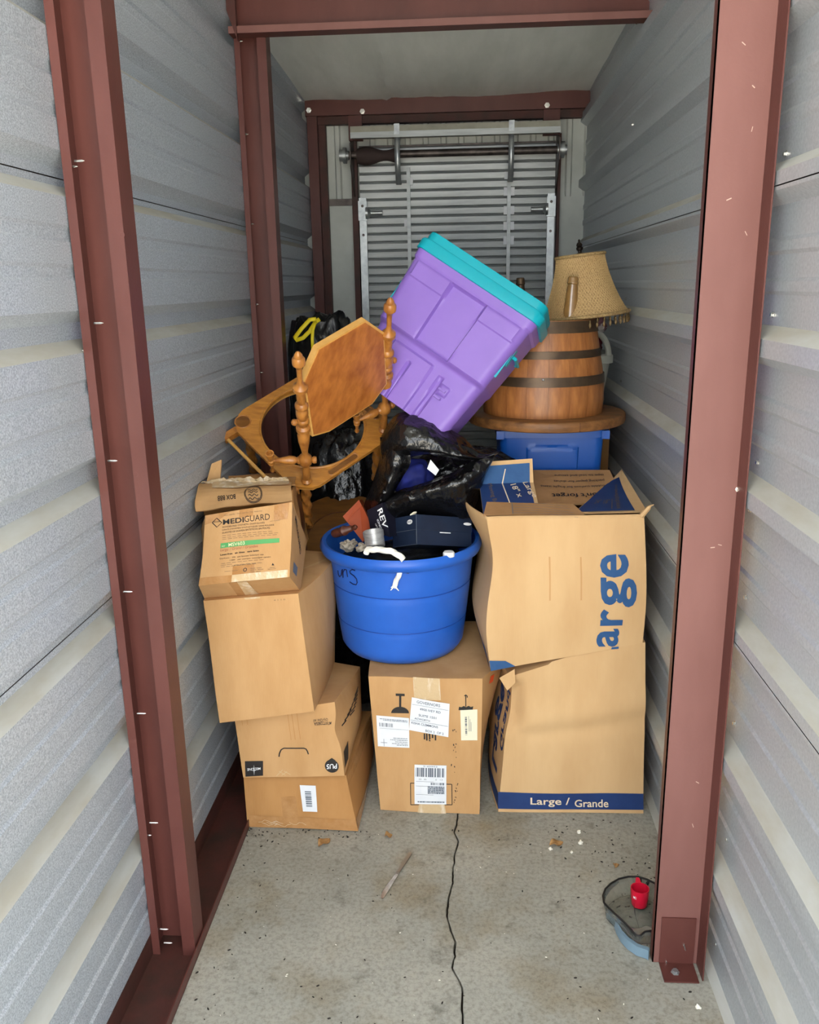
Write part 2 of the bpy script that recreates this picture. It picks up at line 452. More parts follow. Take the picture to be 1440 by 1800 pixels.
# steel frame -------------------------------------------------------
TRIMN = [0]
def trim(label):
    TRIMN[0] += 1
    return thing('trim_%d' % TRIMN[0], label, None, (0, 0, 0), kind='structure')
def left_post(y, label, m):
    r = trim(label); x0, x1 = XL + .002, XL + .112; d = .062; yw = y + d; z1 = lerp(CEIL_F, CEIL_B, (y - YF) / (YB - YF)) + .05; z0 = .004; t = .003
    mb = MB(); mb.box(x0, x1, yw, yw + t, z0, z1); mb.build('web', m, r)
    mb = MB(); mb.box(x0, x0 + t, y, yw, z0, z1); mb.build('wall_flange', m, r)
    mb = MB(); mb.box(x1 - t, x1, y, yw, z0, z1); mb.build('room_flange', m, r)
    mb = MB(); mb.box(x0, x0 + .019, y - t, y, z0, z1); mb.build('lip', m, r)
    mb = MB(); mb.box(x1 - .032, x1, y - t, y, z0, z1); mb.build('lip', m, r)
    return r
p1 = left_post(1.735, 'nearest red steel channel post against the left wall', M['primer'])
p2 = left_post(3.17, 'second red steel channel post, behind the oak stand', M['primer'])
# screw tips coming through the flange of the near post
for py, px, x in [(283, 134, -.777), (293, 122, -.788), (568, 168, -.777), (617, 143, -.82), (810, 193, -.777), (1040, 220, -.777), (1254, 244, -.777), (1446, 266, -.777), (1468, 254, -.79), (1633, 284, -.777), (1657, 291, -.777)]:
    p = P(px, py, 1.745)
    mb = MB(); mb.tube([p - V((.004, 0, 0)), p + V((.012, 0, 0)), p + V((.017, 0, 0))], [.0022, .0022, .0004], 6); mb.build('screw_tip', M['screw'], p1)
for py, px in [(72, 428), (236, 436), (394, 446), (535, 457), (655, 470)]:
    p = P(px, py, 3.18); p.x = XL + .008
    mb = MB(); mb.tube([p, p + V((.016, 0, 0)), p + V((.022, 0, 0))], [.003, .003, .0005], 6); mb.build('screw_tip', M['screw'], p2)
for px, py in [(215, 413), (215, 588), (239, 834)]:
    p = P(px, py, 1.733); mb = MB(); mb.lathe([(.006, 0), (.0055, .0012), (.0001, .0014)], 10, Matrix.Translation(p) @ Matrix.Rotation(PI / 2, 4, 'X')); mb.build('rivet', M['primer'], p1)

# bottom track on the floor along the left wall
r = trim('red steel floor track running along the left wall')
y0, y1 = YF, YB
mb = MB(); mb.box(XL - .002, XL + .001, y0, y1, .001, .062); mb.build('wall_flange', M['primer_dark'], r)
mb = MB(); mb.box(XL - .002, XL + .118, y0, y1, .001, .0035); mb.build('web', M['primer_dark'], r)
mb = MB(); mb.box(XL + .115, XL + .118, y0, y1, .001, .030); mb.build('room_flange', M['primer'], r)

# near right post: Z section with a foot clip
r = trim('wide red steel post beside the right wall, bolted to the floor')
yp = 1.765; xa, xb = .462, .572; t = .003; zt = 2.72
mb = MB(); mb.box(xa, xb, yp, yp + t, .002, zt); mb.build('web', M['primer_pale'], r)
mb = MB(); mb.box(xb - t, xb, yp - .055, yp, .002, zt); mb.build('wall_flange', M['primer'], r)
mb = MB(); mb.box(xa, xa + t, yp, yp + .025, .002, zt); mb.build('room_flange', M['primer'], r)
mb = MB(); mb.box(xa + .016, xb - .012, yp - .004, yp, .004, .135); mb.box(xa + .016, xb - .012, yp - .062, yp - .002, .001, .005); mb.build('foot_clip', M['primer'], r)
mb = MB(); hexhead(mb, V((xa + .048, yp - .034, .005)), (0, 0, 1), .007, .007); mb.build('bolt', M['ltmetal'], r)
for px, py, dx, dy in [(1202, 1660, .006, -.018), (1171, 1690, .006, -.018)]:
    p = P(px, py, yp - .006); mb = MB(); mb.tube([p, p + V((dx, 0, dy))], [.0022, .0012], 6); mb.build('screw_tip', M['screw'], r)
for px, py in [(1283, 350), (1312, 411), (1226, 1375), (1218, 1450), (1296, 860), (1325, 152), (1307, 76), (1322, 228), (1252, 962), (1266, 958)]:
    p = P(px, py, yp); mb = MB(); a_ = px * .7; mb.box(-.0035 - (px % 5) * .001, .0035, -.0008, .0008, -.0006, .0006 + (py % 3) * .0004, M=Matrix.Translation(p) @ Matrix.Rotation(a_, 4, 'Y')); mb.build('paint_chip', M['chip'], r)
mb = MB(); hexhead(mb, P(1297, 860, yp), (0, -1, 0), .004, .006); mb.build('screw', M['screw'], r)

# roof beam at the second post
r = trim('red steel roof beam crossing above the second post')
mb = MB(); mb.box(XL, XR + .01, 3.165, 3.169, 2.455, 2.70); mb.build('web', M['primer'], r)
mb = MB(); mb.box(XL, XR + .01, 3.11, 3.169, 2.452, 2.456); mb.build('flange', M['primer'], r)
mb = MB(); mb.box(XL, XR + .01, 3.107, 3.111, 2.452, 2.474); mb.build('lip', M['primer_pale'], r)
# haunch at the left end
mb = MB(); mb.add([V((XL, 3.10, 2.70)), V((XL + .03, 3.10, 2.70)), V((XL + .03, 3.10, 2.43)), V((XL, 3.10, 2.52)), V((XL, 3.12, 2.70)), V((XL + .03, 3.12, 2.70)), V((XL + .03, 3.12, 2.43)), V((XL, 3.12, 2.52))],
                 [(0, 3, 2, 1), (4, 5, 6, 7), (0, 4, 7, 3), (1, 2, 6, 5), (3, 7, 6, 2)]); mb.build('gusset', M['primer_dark'], r)

# back wall with its frame ------------------------------------------
bw = thing('wall_back', 'back wall of pale ribbed sheet around the roll-up door', None, (0, 0, 0), kind='structure')
mb = MB(); n = 0; pts = []
x = XL - .02
while x < XR + .05:
    pts += [(x, 0), (x + .055, 0), (x + .063, .012), (x + .082, .012), (x + .09, 0)]; x += .09
vs = []; fs = []
for z in (2.05, 2.60):
    for (x, d) in pts: vs.append(V((x, YB - d, z)))
k = len(pts)
for i in range(k - 1): fs.append((i, i + 1, k + i + 1, k + i))
mb.add(vs, fs); mb.build('ribbed_sheet', M['backwall'], bw)
mb = MB(); mb.box(XL - .12, XR + .12, YB + .018, YB + .03, 0, 2.82); mb.build('outer_skin', M['backwall'], bw)
mb = MB(); mb.box(XL - .05, XR + .05, YB - .004, YB + .02, 0, 2.06); mb.build('lower_sheet', M['backwall'], bw)
mb = MB(); mb.box(XL, -.55, YB - .022, YB - .004, 2.03, 2.062); mb.build('rail', M['dkmetal'], bw)
r = trim('red steel header and jambs framing the back wall')
mb = MB(); mb.box(XL, XR + .02, 4.52, 4.55, 2.445, 2.53); mb.build('header', M['primer'], r)
mb = MB(); mb.box(XL, XR + .02, 4.555, 4.60, 2.41, 2.447); mb.build('header_lip', M['primer_dark'], r)
mb = MB(); mb.box(XL + .005, XL + .055, 4.53, 4.60, .004, 2.46); mb.build('corner_column', M['primer'], r)
mb = MB(); mb.box(XL + .055, XL + .090, 4.57, 4.61, .004, 2.44); mb.build('column_return', M['primer_dark'], r)
for xa_, xb_ in ((-.578, -.510), (.385, .465)):
    mb = MB(); mb.box(xa_, xb_, 4.535, 4.575, 2.33, 2.46); mb.build('jamb_head', M['primer'], r)
for xa_, xb_ in ((-.575, -.545), (.463, .478)):
    mb = MB(); mb.box(xa_, xb_, 4.56, 4.60, .004, 2.34); mb.build('jamb', M['primer_dark'], r)
for px, py in ((543, 194), (637, 196), (962, 185)):
    mb = MB(); hexhead(mb, P(px, py, 4.52), (0, -1, 0), .009, .008); mb.build('screw', M['screw'], r)

# roll-up door -------------------------------------------------------
dr = thing('door_1', 'grey corrugated roll-up door closing the far end', None, (0, 0, 0), kind='structure')
DX0, DX1 = -.535, .452
mb = MB(); mb.box(DX0, DX1, 4.585, 4.59, .02, 2.31); mb.build('curtain', M['dkmetal'], dr)
pitch = .0415; nsl = int((2.32 - .02) / pitch)
sl = MB(); L = []
prof = [(-pitch * .5, .0), (-pitch * .36, -.013), (pitch * .28, -.016), (pitch * .46, -.004), (pitch * .5, 0)]
for x in (DX0, DX1):
    for z, d in prof: L.append(V((x, d, z)))
sl.add(L, [(i, i + 5, i + 6, i + 1) for i in range(4)])
first = None
for k in range(nsl):
    z = .04 + k * pitch
    if first is None:
        first = sl.build('slat', M['door'], None); o = first
    else:
        o = first.copy(); C.objects.link(o)
    o.parent = dr; o.location = (0, 4.585, z)
mb = MB(); mb.box(-.553, .455, 4.40, 4.50, 2.328, 2.372); mb.build('hood', M['hood'], dr)
mb = MB(); mb.box(-.553, .455, 4.397, 4.40, 2.318, 2.345); mb.build('hood_lip', M['door'], dr)
mb = MB(); mb.tube([V((-.60, 4.46, 2.250)), V((.49, 4.46, 2.250))], .018, 14); mb.build('axle', M['dkmetal'], dr)
mb = MB(); pth = [V((lerp(-.53, -.335, i / 12), 4.46, 2.245)) for i in range(13)]
mb.tube(pth, [.034 + .010 * math.sin(i * .55) for i in range(13)], 14); mb.build('spring_wrap', M['felt'], dr)
for x in (-.327, .223):
    mb = MB(); vs = []
    for i in range(25):
        t = math.radians(lerp(-75, 110, i / 24)); vs.append((4.50 - .14 * math.cos(t) * .75, 2.245 + .14 * math.sin(t)))
    G = []
    for (yq, zq) in vs:
        for dx in (-.013, .013): G.append(V((x + dx, yq, zq)))
    F2 = [(2 * i, 2 * i + 1, 2 * i + 3, 2 * i + 2) for i in range(24)]
    mb.add(G, F2, 0, True); o = mb.build('drum_wheel', M['ltmetal'], dr)
    sm_ = o.modifiers.new('thick', 'SOLIDIFY'); sm_.thickness = .008
    mb = MB(); mb.box(x - .013, x + .013, 4.394, 4.505, 2.33, 2.378); mb.build('hood_strap', M['ltmetal'], dr)
for x, s in ((-.587, 1), (.478, -1)):
    mb = MB(); mb.lathe([(.0001, -.03), (.028, -.03), (.028, -.012), (.038, -.012), (.038, .004), (.022, .004), (.022, .016), (.0001, .016)], 18, Matrix.Translation((x, 4.46, 2.25)) @ Matrix.Rotation(PI / 2, 4, 'Y')); mb.build('axle_hub', M['ltmetal'], dr)
    mb = MB(); xx = x + s * .025
    mb.add([V((xx, 4.42, 2.30)), V((xx, 4.58, 2.34)), V((xx, 4.58, 2.05)), V((xx, 4.42, 2.20)), V((xx + .005, 4.42, 2.30)), V((xx + .005, 4.58, 2.34)), V((xx + .005, 4.58, 2.05)), V((xx + .005, 4.42, 2.20))],
           [(0, 1, 2, 3), (7, 6, 5, 4), (0, 4, 5, 1), (1, 5, 6, 2), (2, 6, 7, 3), (3, 7, 4, 0)]); mb.build('axle_bracket', M['dkmetal'], dr)
for x, s in ((-.520, 1), (.433, -1)):
    mb = MB(); mb.box(x - .018, x + .018, 4.545, 4.575, .01, 2.06); mb.build('guide', M['ltmetal'], dr)
    mb = MB(); mb.box(x - .022, x + .022, 4.535, 4.547, 1.95, 2.045); mb.build('guide_plate', M['ltmetal'], dr)
    mb = MB(); mb.lathe([(.030, 0), (.028, .012), (.013, .026), (.012, .085), (.0001, .086)], 12, Matrix.Translation((x + s * .016, 4.54, 1.985)) @ Matrix.Rotation(s * PI / 2, 4, 'Y')); mb.build('slide_bolt', M['ltmetal'], dr)
    for z in (2.02, 1.88):
        mb = MB(); hexhead(mb, V((x, 4.535 if z > 1.95 else 4.545, z)), (0, -1, 0), .005, .004); mb.build('bolt', M['dkmetal'], dr)
for x, z0, z1 in ((-.285, 1.0, 2.20), (.222, 1.0, 2.12)):
    mb = MB(); mb.box(x - .009, x + .009, 4.553, 4.566, z0, z1); mb.build('curtain_tape', M['door'], dr)
for z in (2.075, 1.985, 1.91, 1.84):
    mb = MB(); mb.box(.196, .250, 4.556, 4.568, z - .02, z + .02); mb.build('tape_clip', M['paper'], dr)
for x, z in ((-.272, 2.135), (-.300, 1.935), (.208, 2.15)):
    mb = MB(); mb.box(x - .010, x + .010, 4.556, 4.568, z - .018, z + .018); mb.build('tape_clip', M['paper'], dr)

# ------------------------------------------------------------------ cardboard boxes: deformable hexahedra with printable faces
class Hexa:
    def __init__(s, F, B, bulge=(0, 0, 0, 0), amp=.003, freq=5, seed=0, deform=None):
        s.F = [V(p) for p in F]; s.B = [V(p) for p in B]      # each BL, BR, TR, TL
        s.ex = (s.F[1] - s.F[0]).normalized(); s.ez = (s.F[3] - s.F[0]).normalized(); s.ey = (s.B[0] - s.F[0]).normalized()
        s.bulge = bulge; s.amp = amp; s.freq = freq; s.seed = seed; s.deform = deform
    def map(s, u, v, w):
        f = lerp(lerp(s.F[0], s.F[1], u), lerp(s.F[3], s.F[2], u), w)
        b = lerp(lerp(s.B[0], s.B[1], u), lerp(s.B[3], s.B[2], u), w)
        p = lerp(f, b, v)
        bf, br, bl, bt = s.bulge
        p = p - s.ey * bf * (1 - v) * ss(u) * ss(w) + s.ex * br * u * ss(v) * ss(w) - s.ex * bl * (1 - u) * ss(v) * ss(w) + s.ez * bt * w * ss(u) * ss(v)
        if s.amp: p = p + noise.noise_vector(p * s.freq + V((s.seed * 3.7, s.seed, 0))) * s.amp
        if s.deform: p = s.deform(u, v, w, p)
        return p
    def mesh(s, skip=(), n=14):
        mb = MB(); M_ = s.map
        fs = {'front': lambda a, b: M_(a, 0, b), 'right': lambda a, b: M_(1, a, b), 'left': lambda a, b: M_(0, 1 - a, b), 'back': lambda a, b: M_(1 - a, 1, b),
              'top': lambda a, b: M_(a, b, 1), 'bottom': lambda a, b: M_(a, 1 - b, 0)}
        for k, fn in fs.items():
            if k not in skip: mb.grid(fn, n, n)
        return mb
    def face(s, k):
        M_ = s.map
        return {'front': lambda a, b: M_(a, 0, b), 'right': lambda a, b: M_(1, a, b), 'left': lambda a, b: M_(0, 1 - a, b), 'top': lambda a, b: M_(a, b, 1)}[k]
def quadface(q):
    q = [V(p) for p in q]
    return lambda a, b: lerp(lerp(q[0], q[1], a), lerp(q[3], q[2], a), b)
def onface(S, u, v, off):
    e = .004
    p = S(u, v); du = S(u + e, v) - S(u - e, v); dv = S(u, v + e) - S(u, v - e)
    return p + du.cross(dv).normalized() * off
TXT = {}
def text_mesh(s, bold=0, shear=0):
    key = (s, bold, shear)
    if key in TXT: return TXT[key]
    cu = bpy.data.curves.new('lettering', 'FONT'); cu.body = s; cu.size = 1; cu.resolution_u = 3; cu.offset = bold; cu.shear = shear
    o = bpy.data.objects.new('lettering', cu); C.objects.link(o)
    bpy.context.view_layer.update()
    me = bpy.data.meshes.new_from_object(o)
    vs = [(v.co.x, v.co.y) for v in me.vertices]; fs = [tuple(p.vertices) for p in me.polygons]
    bpy.data.objects.remove(o); bpy.data.curves.remove(cu); bpy.data.meshes.remove(me)
    x0 = min(v[0] for v in vs); x1 = max(v[0] for v in vs); y0 = min(v[1] for v in vs); y1 = max(v[1] for v in vs)
    vs = [((x - x0) / (x1 - x0), (y - y0) / (y1 - y0)) for x, y in vs]
    TXT[key] = (vs, fs); return TXT[key]
def put_text(mb, S, s, corner, ux, uy, off=.0014, bold=0, shear=0, cuts=0, mi=0):
    """text stretched over the parallelogram corner + a*ux + b*uy in face coordinates"""
    vs, fs = text_mesh(s, bold, shear); mb.chunk()
    if cuts:
        bm = bmesh.new(); bv = [bm.verts.new((x, y, 0)) for x, y in vs]
        for f in fs:
            try: bm.faces.new([bv[i] for i in f])
            except ValueError: pass
        for k in range(1, cuts):
            for ax in ((1, 0, 0), (0, 1, 0)):
                bmesh.ops.bisect_plane(bm, geom=bm.verts[:] + bm.edges[:] + bm.faces[:], plane_co=V(ax) * (k / cuts), plane_no=ax)
        bm.verts.index_update()
        vs = [(v.co.x, v.co.y) for v in bm.verts]; fs = [tuple(v.index for v in f.verts) for f in bm.faces]; bm.free()
    pts = [onface(S, corner[0] + a * ux[0] + b * uy[0], corner[1] + a * ux[1] + b * uy[1], off) for a, b in vs]
    mb.add(pts, fs, mi)
def put_quad(mb, S, c, off=.001, n=6, mi=0):
    """c: four (u,v) corners on the face"""
    def fn(a, b):
        u = lerp(lerp(c[0][0], c[1][0], a), lerp(c[3][0], c[2][0], a), b); v = lerp(lerp(c[0][1], c[1][1], a), lerp(c[3][1], c[2][1], a), b)
        return onface(S, u, v, off)
    mb.grid(fn, n, n, mi)
def rect(u0, u1, v0, v1): return [(u0, v0), (u1, v0), (u1, v1), (u0, v1)]
def uvmap(c):
    """sub-rectangle of a face given by four corners -> unit square"""
    def T(a, b):
        return (lerp(lerp(c[0][0], c[1][0], a), lerp(c[3][0], c[2][0], a), b), lerp(lerp(c[0][1], c[1][1], a), lerp(c[3][1], c[2][1], a), b))
    return T
def sub(S, c):
    T = uvmap(c); return lambda a, b: S(*T(a, b))
def bars(mb, S, r, n, off=.002, vertical=True, seed=1, fill=.55):
    rnd = random.Random(seed); u0, u1, v0, v1 = r; t = 0
    ws = [rnd.choice((1, 1, 2, 3)) for _ in range(2 * n)]; tot = sum(ws); acc = 0
    for k, w_ in enumerate(ws):
        a = acc / tot; b = (acc + w_) / tot; acc += w_
        if k % 2: continue
        if vertical: put_quad(mb, S, rect(lerp(u0, u1, a), lerp(u0, u1, b), v0, v1), off, 1)
        else: put_quad(mb, S, rect(u0, u1, lerp(v0, v1, a), lerp(v0, v1, b)), off, 1)
def microtext(mb, S, u0, u1, v, h, off=.0014, seed=0, gap=.35):
    rnd = random.Random(seed); u = u0
    while u < u1:
        L_ = rnd.uniform(.02, .09) * (1 if u1 - u0 > .3 else .6); e = min(u1, u + L_)
        put_quad(mb, S, rect(u, e, v, v + h), off, 1); u = e + rnd.uniform(.006, .016)
def polyline(mb, S, pts, wd, off=.0014, asp=1.0):
    """ribbon through (u,v) points; wd in u units, asp = face height / face width"""
    L_ = []; mb.chunk()
    for k, (u, v) in enumerate(pts):
        a = pts[max(k - 1, 0)]; b = pts[min(k + 1, len(pts) - 1)]
        dx = (b[0] - a[0]); dy = (b[1] - a[1]) * asp; l = math.hypot(dx, dy) or 1
        nx, ny = -dy / l * wd / 2, dx / l * wd / 2 / asp
        L_.append((onface(S, u + nx, v + ny, off), onface(S, u - nx, v - ny, off)))
    vs = [p for q in L_ for p in q]
    mb.add(vs, [(2 * i, 2 * i + 1, 2 * i + 3, 2 * i + 2) for i in range(len(L_) - 1)])
def circle_uv(c, r, asp=1.0, n=20, a0=0, a1=2 * PI): return [(c[0] + r * math.cos(lerp(a0, a1, i / n)), c[1] + r / asp * math.sin(lerp(a0, a1, i / n))) for i in range(n + 1)]
def disc_uv(mb, S, c, r, asp=1.0, off=.0014, n=20):
    p0 = onface(S, *c, off); ring = [onface(S, u, v, off) for u, v in circle_uv(c, r, asp, n)]
    mb.add([p0] + ring, [(0, i + 1, i + 2) for i in range(n)])
def inv(q, px, py, y):
    """face coordinates of an image point on a planar quad given by its corners' image points"""
    (x0, y0), (x1, y1), (x2, y2), (x3, y3) = q; u = v = .5
    for _ in range(25):
        fx = (1-u)*(1-v)*x0 + u*(1-v)*x1 + u*v*x2 + (1-u)*v*x3 - px; fy = (1-u)*(1-v)*y0 + u*(1-v)*y1 + u*v*y2 + (1-u)*v*y3 - py
        a = (1-v)*(x1-x0) + v*(x2-x3); b = (1-u)*(x3-x0) + u*(x2-x1); c = (1-v)*(y1-y0) + v*(y2-y3); d = (1-u)*(y3-y0) + u*(y2-y1)
        D = a*d - b*c; u -= (d*fx - b*fy)/D; v -= (-c*fx + a*fy)/D
    return (u, v)
def IV(q): return lambda px, py: inv(q, px, py, 0)

# --- lowest box of the left stack -----------------------------------
def shift(pts, d): return [p + V(d) for p in pts]
q = [(436, 1453), (630, 1462), (607, 1364), (428, 1366)]
F_ = [PZ(436, 1453, .002), PZ(630, 1462, .002), P(609, 1362, 2.262), P(428, 1366, 2.262)]
B_ = [V((-.68, 2.66, .002)), V((-.322, 2.64, .002)), V((-.325, 2.66, .195)), V((-.68, 2.66, .19))]
hx = Hexa(F_, B_, (.006, .012, .006, 0), .004, 6, 1)
b1 = thing('cardboard_box', 'taped brown cardboard box on the floor at the bottom of the left stack', 'box', hx.map(.5, .5, 0), 'cardboard boxes in the unit')
hx.mesh().build('carton', M['carton_b'], b1, merge=True)
fr = hx.face('front'); I = IV(q)
mb = MB(); put_quad(mb, fr, [(0.0, .02), (1.0, .02), (1.0, .20), (0.0, .26)], .0012, 10); mb.build('tape', M['tape'], b1)
mb = MB(); put_quad(mb, fr, [I(500, 1455), I(528, 1457), I(520, 1400), I(495, 1400)], .0016, 4); mb.build('tape', M['tape'], b1)
mb = MB(); put_quad(mb, hx.face('right'), rect(0, 1, .02, .2), .0012, 6); mb.build('tape', M['tape'], b1)
mb = MB(); put_quad(mb, hx.face('right'), rect(0, 1, .82, .98), .0012, 6); mb.build('tape', M['tape'], b1)
c = [I(533, 1426), I(558, 1427), I(555, 1381), I(527, 1380)]
mb = MB(); put_quad(mb, fr, c, .0022, 3); lab = mb.build('label', M['paper'], b1); S = sub(fr, c)
mb = MB(); bars(mb, S, (.28, .68, .2, .82), 14, .0032, False, 3); mb.build('barcode', M['barink'], b1, lab)
mb = MB(); rnd = random.Random(4)
for k in range(5):
    x = rnd.uniform(.05, .9); pts = [(x + i * .03, .06 + .03 * math.sin(i * 1.7 + k) + .02 * k) for i in range(6)]; polyline(mb, fr, pts, .004, .002, .45)
mb.build_each('tape_crease', M['cleartape'], b1)

# --- second box: upside-down print, hand slot -------------------------
q = [(428, 1368), (606, 1364), (589, 1234), (412, 1262)]
y_ = 2.235
F_ = [P(*q[0], y_), P(*q[1], y_), P(*q[2], y_ + .01), P(*q[3], y_ + .01)]
B_ = [V((-.68, 2.63, .20)), V((-.352, 2.60, .20)), P(633, 1172, 2.60), V((-.69, 2.62, .44))]
def df(u, v, w_, p):
    k = math.exp(-((w_ - .62) / .16) ** 2) * smooth((u - .7) / .3) * (1 - v) ** 2
    return p + V((-.012 * k, 0, 0))
hx = Hexa(F_, B_, (.004, .022, .008, 0), .003, 6, 2, df)
b2 = thing('cardboard_box', 'cardboard box with hand slot and upside-down black logo, second from the floor on the left', 'box', hx.map(.5, .5, 0), 'cardboard boxes in the unit')
hx.mesh(n=20).build('carton', M['carton'], b2, merge=True)
fr = hx.face('front'); I = IV(q)
mb = MB(); pts = [I(491, 1329)] + [I(lerp(490, 497, t), 1329 - 14 * math.sin(t * PI / 2)) for t in (.3, .7, 1)] + [I(lerp(500, 535, t), 1313.5) for t in (0, .3, .6, 1)] + [I(lerp(537, 543, t), 1314 + 10 * t * t) for t in (.3, .7, 1)]
polyline(mb, fr, pts, .012, .0012, .72); mb.build('hand_slot', M['ink'], b2)
c = [I(432, 1366), I(463, 1364), I(463, 1337), I(431, 1338)]
mb = MB(); put_quad(mb, fr, c, .0012, 3); lab = mb.build('logo_patch', M['ink'], b2); S = sub(fr, c)
mb = MB(); put_text(mb, S, 'MEDLINE', (.86, .58), (-.74, -.04), (0, -.16), .0022, .01)
mb.chunk()
for dx, dy in ((0, .36), (0, -.34), (.13, .0), (-.13, .0)):
    mb.add([onface(S, .5 - (.03 if dx == 0 else 0), .38 - (.03 if dx else 0), .0022), onface(S, .5 + (.03 if dx == 0 else 0), .38 + (.03 if dx else 0), .0022), onface(S, .5 + dx, .4 + dy, .0022)], [(0, 1, 2), (2, 1, 0)])
mb.build_each('lettering', M['white'], b2, lab)
cc = I(584, 1346); asp = .72
mb = MB(); disc_uv(mb, fr, cc, .068, asp, .0012); p3 = [I(577, 1336), I(584, 1331), I(591, 1336)]
mb.add([onface(fr, *p, .0013) for p in p3], [(0, 2, 1)]); lab = mb.build('code_dot', M['ink'], b2)
mb = MB(); put_text(mb, fr, 'PU5', I(593, 1341), (I(575, 1342)[0] - I(593, 1341)[0], I(575, 1342)[1] - I(593, 1341)[1]), (I(593, 1350)[0] - I(593, 1341)[0], I(593, 1350)[1] - I(593, 1341)[1]), .0024, .015)
mb.build_each('lettering', M['white'], b2, lab)
mb = MB()
def itext(mb, fr, I, s, a, b, cpt, off=.0014, **k):
    """text from image point a (start of baseline) to b (end of baseline), c = top of the start"""
    ua, ub, uc = I(*a), I(*b), I(*cpt)
    put_text(mb, fr, s, ua, (ub[0] - ua[0], ub[1] - ua[1]), (uc[0] - ua[0], uc[1] - ua[1]), off, **k)
itext(mb, fr, I, 'FIT22805A', (579, 1267), (553, 1269), (580, 1273), bold=.012)
itext(mb, fr, I, 'Qty/Qté: 60', (579, 1261), (552, 1263), (579, 1266.5))
itext(mb, fr, I, 'MD', (587, 1268), (581, 1269), (587, 1273), bold=.01)
mb.build_each('lettering', M['ink'], b2)
rf = hx.face('right'); mb = MB()
for k in range(7):
    u0, v0 = .22 + .05 * k, .66 + .005 * k
    polyline(mb, rf, [(u0 - .10 + .02 * k, .60 + .03 * k), (u0 + .22, .60 + .03 * k + .02)], .012, .0014, .6)
mb.build_each('address_print', M['ink'], b2)
mb = MB(); put_quad(mb, rf, [(.04, .08), (.16, .10), (.16, .36), (.04, .30)], .0014, 2); mb.build('logo_patch', M['ink'], b2)
mb = MB()
for a, b_ in (((.33, .02), (.40, .12)), ((.38, .03), (.44, .09)), ((.36, .10), (.42, .03)), ((.41, .1), (.47, .04))): polyline(mb, fr, [a, b_], .006, .0016, .7)
mb.build_each('tape_crease', M['cleartape'], b2)
mb = MB()
for x in (.07, .12, .53, .57, .62): polyline(mb, fr, [(x, .98), (x, .86 - .3 * (x > .3))], .006, .0012, .7)
mb.build_each('crease', M['carton_b'], b2)

# --- third box: large plain -------------------------------------------
q = [(387, 1270), (553, 1250), (525, 1042), (357, 1056)]
F_ = [P(*q[0], 2.19), P(*q[1], 2.19), P(*q[2], 2.22), P(*q[3], 2.22)]
zb = .425
B_ = [V((-.74, 2.66, zb)), P(588, 1165, 2.62), P(589, 972, 2.64), V((-.76, 2.66, .80))]
def df(u, v, w_, p):
    if u > .98: pass
    return p + V((.012 * smooth(u) * ss(v * .9) * (.4 + w_), 0, -.0))
hx = Hexa(F_, B_, (.006, .014, .0, .004), .004, 4, 3, df)
b3 = thing('cardboard_box', 'large plain cardboard box bulging at the right, third from the floor on the left', 'box', hx.map(.5, .5, 0), 'cardboard boxes in the unit')
hx.mesh(n=20).build('carton', M['carton'], b3, merge=True)
fr = hx.face('front'); rf = hx.face('right'); tp = hx.face('top')
mb = MB(); put_quad(mb, fr, [(.44, .985), (.60, .985), (.60, 1.0), (.43, 1.0)], .0016, 3); mb.build('tape', M['cleartape'], b3)
mb = MB(); put_text(mb, fr, '4 1 1 0', (.74, .955), (.12, 0), (0, .012)); mb.build_each('lettering', M['greyink'], b3)
mb = MB(); rnd = random.Random(2)
for k in range(6): polyline(mb, tp, [(.62 + .05 * k, .35 + .06 * k), (.86 + .02 * k, .62 + .05 * k), (.98, .8 + .03 * k)], .006, .002, 1.5)
mb.build_each('crease', M['carton_l'], b3)
# side flap seam
mb = MB(); polyline(mb, rf, [(.5, .98), (.48, .6), (.44, .1)], .010, .0012, .9); mb.build('seam', M['carton_b'], b3)

# --- glove box lying on its back ---------------------------------------
q = [(350, 1029), (510, 1014), (513, 882), (362, 906)]
F_ = [P(*q[0], 2.155), P(*q[1], 2.155), P(*q[2], 2.225), P(*q[3], 2.225)]
zt = .795
B_ = [P(362, 1056, 2.26), P(529, 1041, 2.26), P(540, 950, 2.46), P(372, 945, 2.46)]
B_[3] = P(352, 930, 2.46)
hx = Hexa(F_, B_, (.003, .004, .0, .003), .003, 7, 4)
b4 = thing('glove_box', 'printed glove carton with green stripe leaning on the left stack', 'box', hx.map(.5, 1, 0), 'cardboard boxes in the unit')
hx.mesh().build('carton', M['carton'], b4, merge=True)
fr = hx.face('front'); I = IV(q); rf = hx.face('right')
mb = MB(); itext(mb, fr, I, 'MEDI', (393, 923), (430, 919), (393, 914), bold=.022); itext(mb, fr, I, 'GUARD', (431, 919), (475, 914), (431, 908), bold=-.004)
dq = [I(374, 919), I(382, 911), I(391, 919), I(382, 927), I(374, 919)]; polyline(mb, fr, dq, .010, .0014, .85)
itext(mb, fr, I, 'MEDLINE', (376, 919.5), (388, 918), (376, 917))
itext(mb, fr, I, 'POWDER-FREE SYNTHETIC EXAM GLOVES', (392, 929), (466, 921), (392, 926))
itext(mb, fr, I, 'GANTS D\'EXAMEN SYNTHETIQUES SANS POUDRE', (391, 934), (482, 925), (391, 931))
itext(mb, fr, I, 'GUANTES DE EXAMEN SINTETICOS SIN POLVO', (391, 939), (475, 930), (391, 936))
itext(mb, fr, I, 'Latex-free   sin látex   sans latex', (387, 977), (456, 970), (387, 974), bold=.02)
itext(mb, fr, I, 'Qty/Cont.:  100   per box/par boîte/por caja', (386, 984), (464, 977), (386, 981))
itext(mb, fr, I, '1,000   per case/par caisse/por cartón', (404, 987), (476, 981), (404, 984))
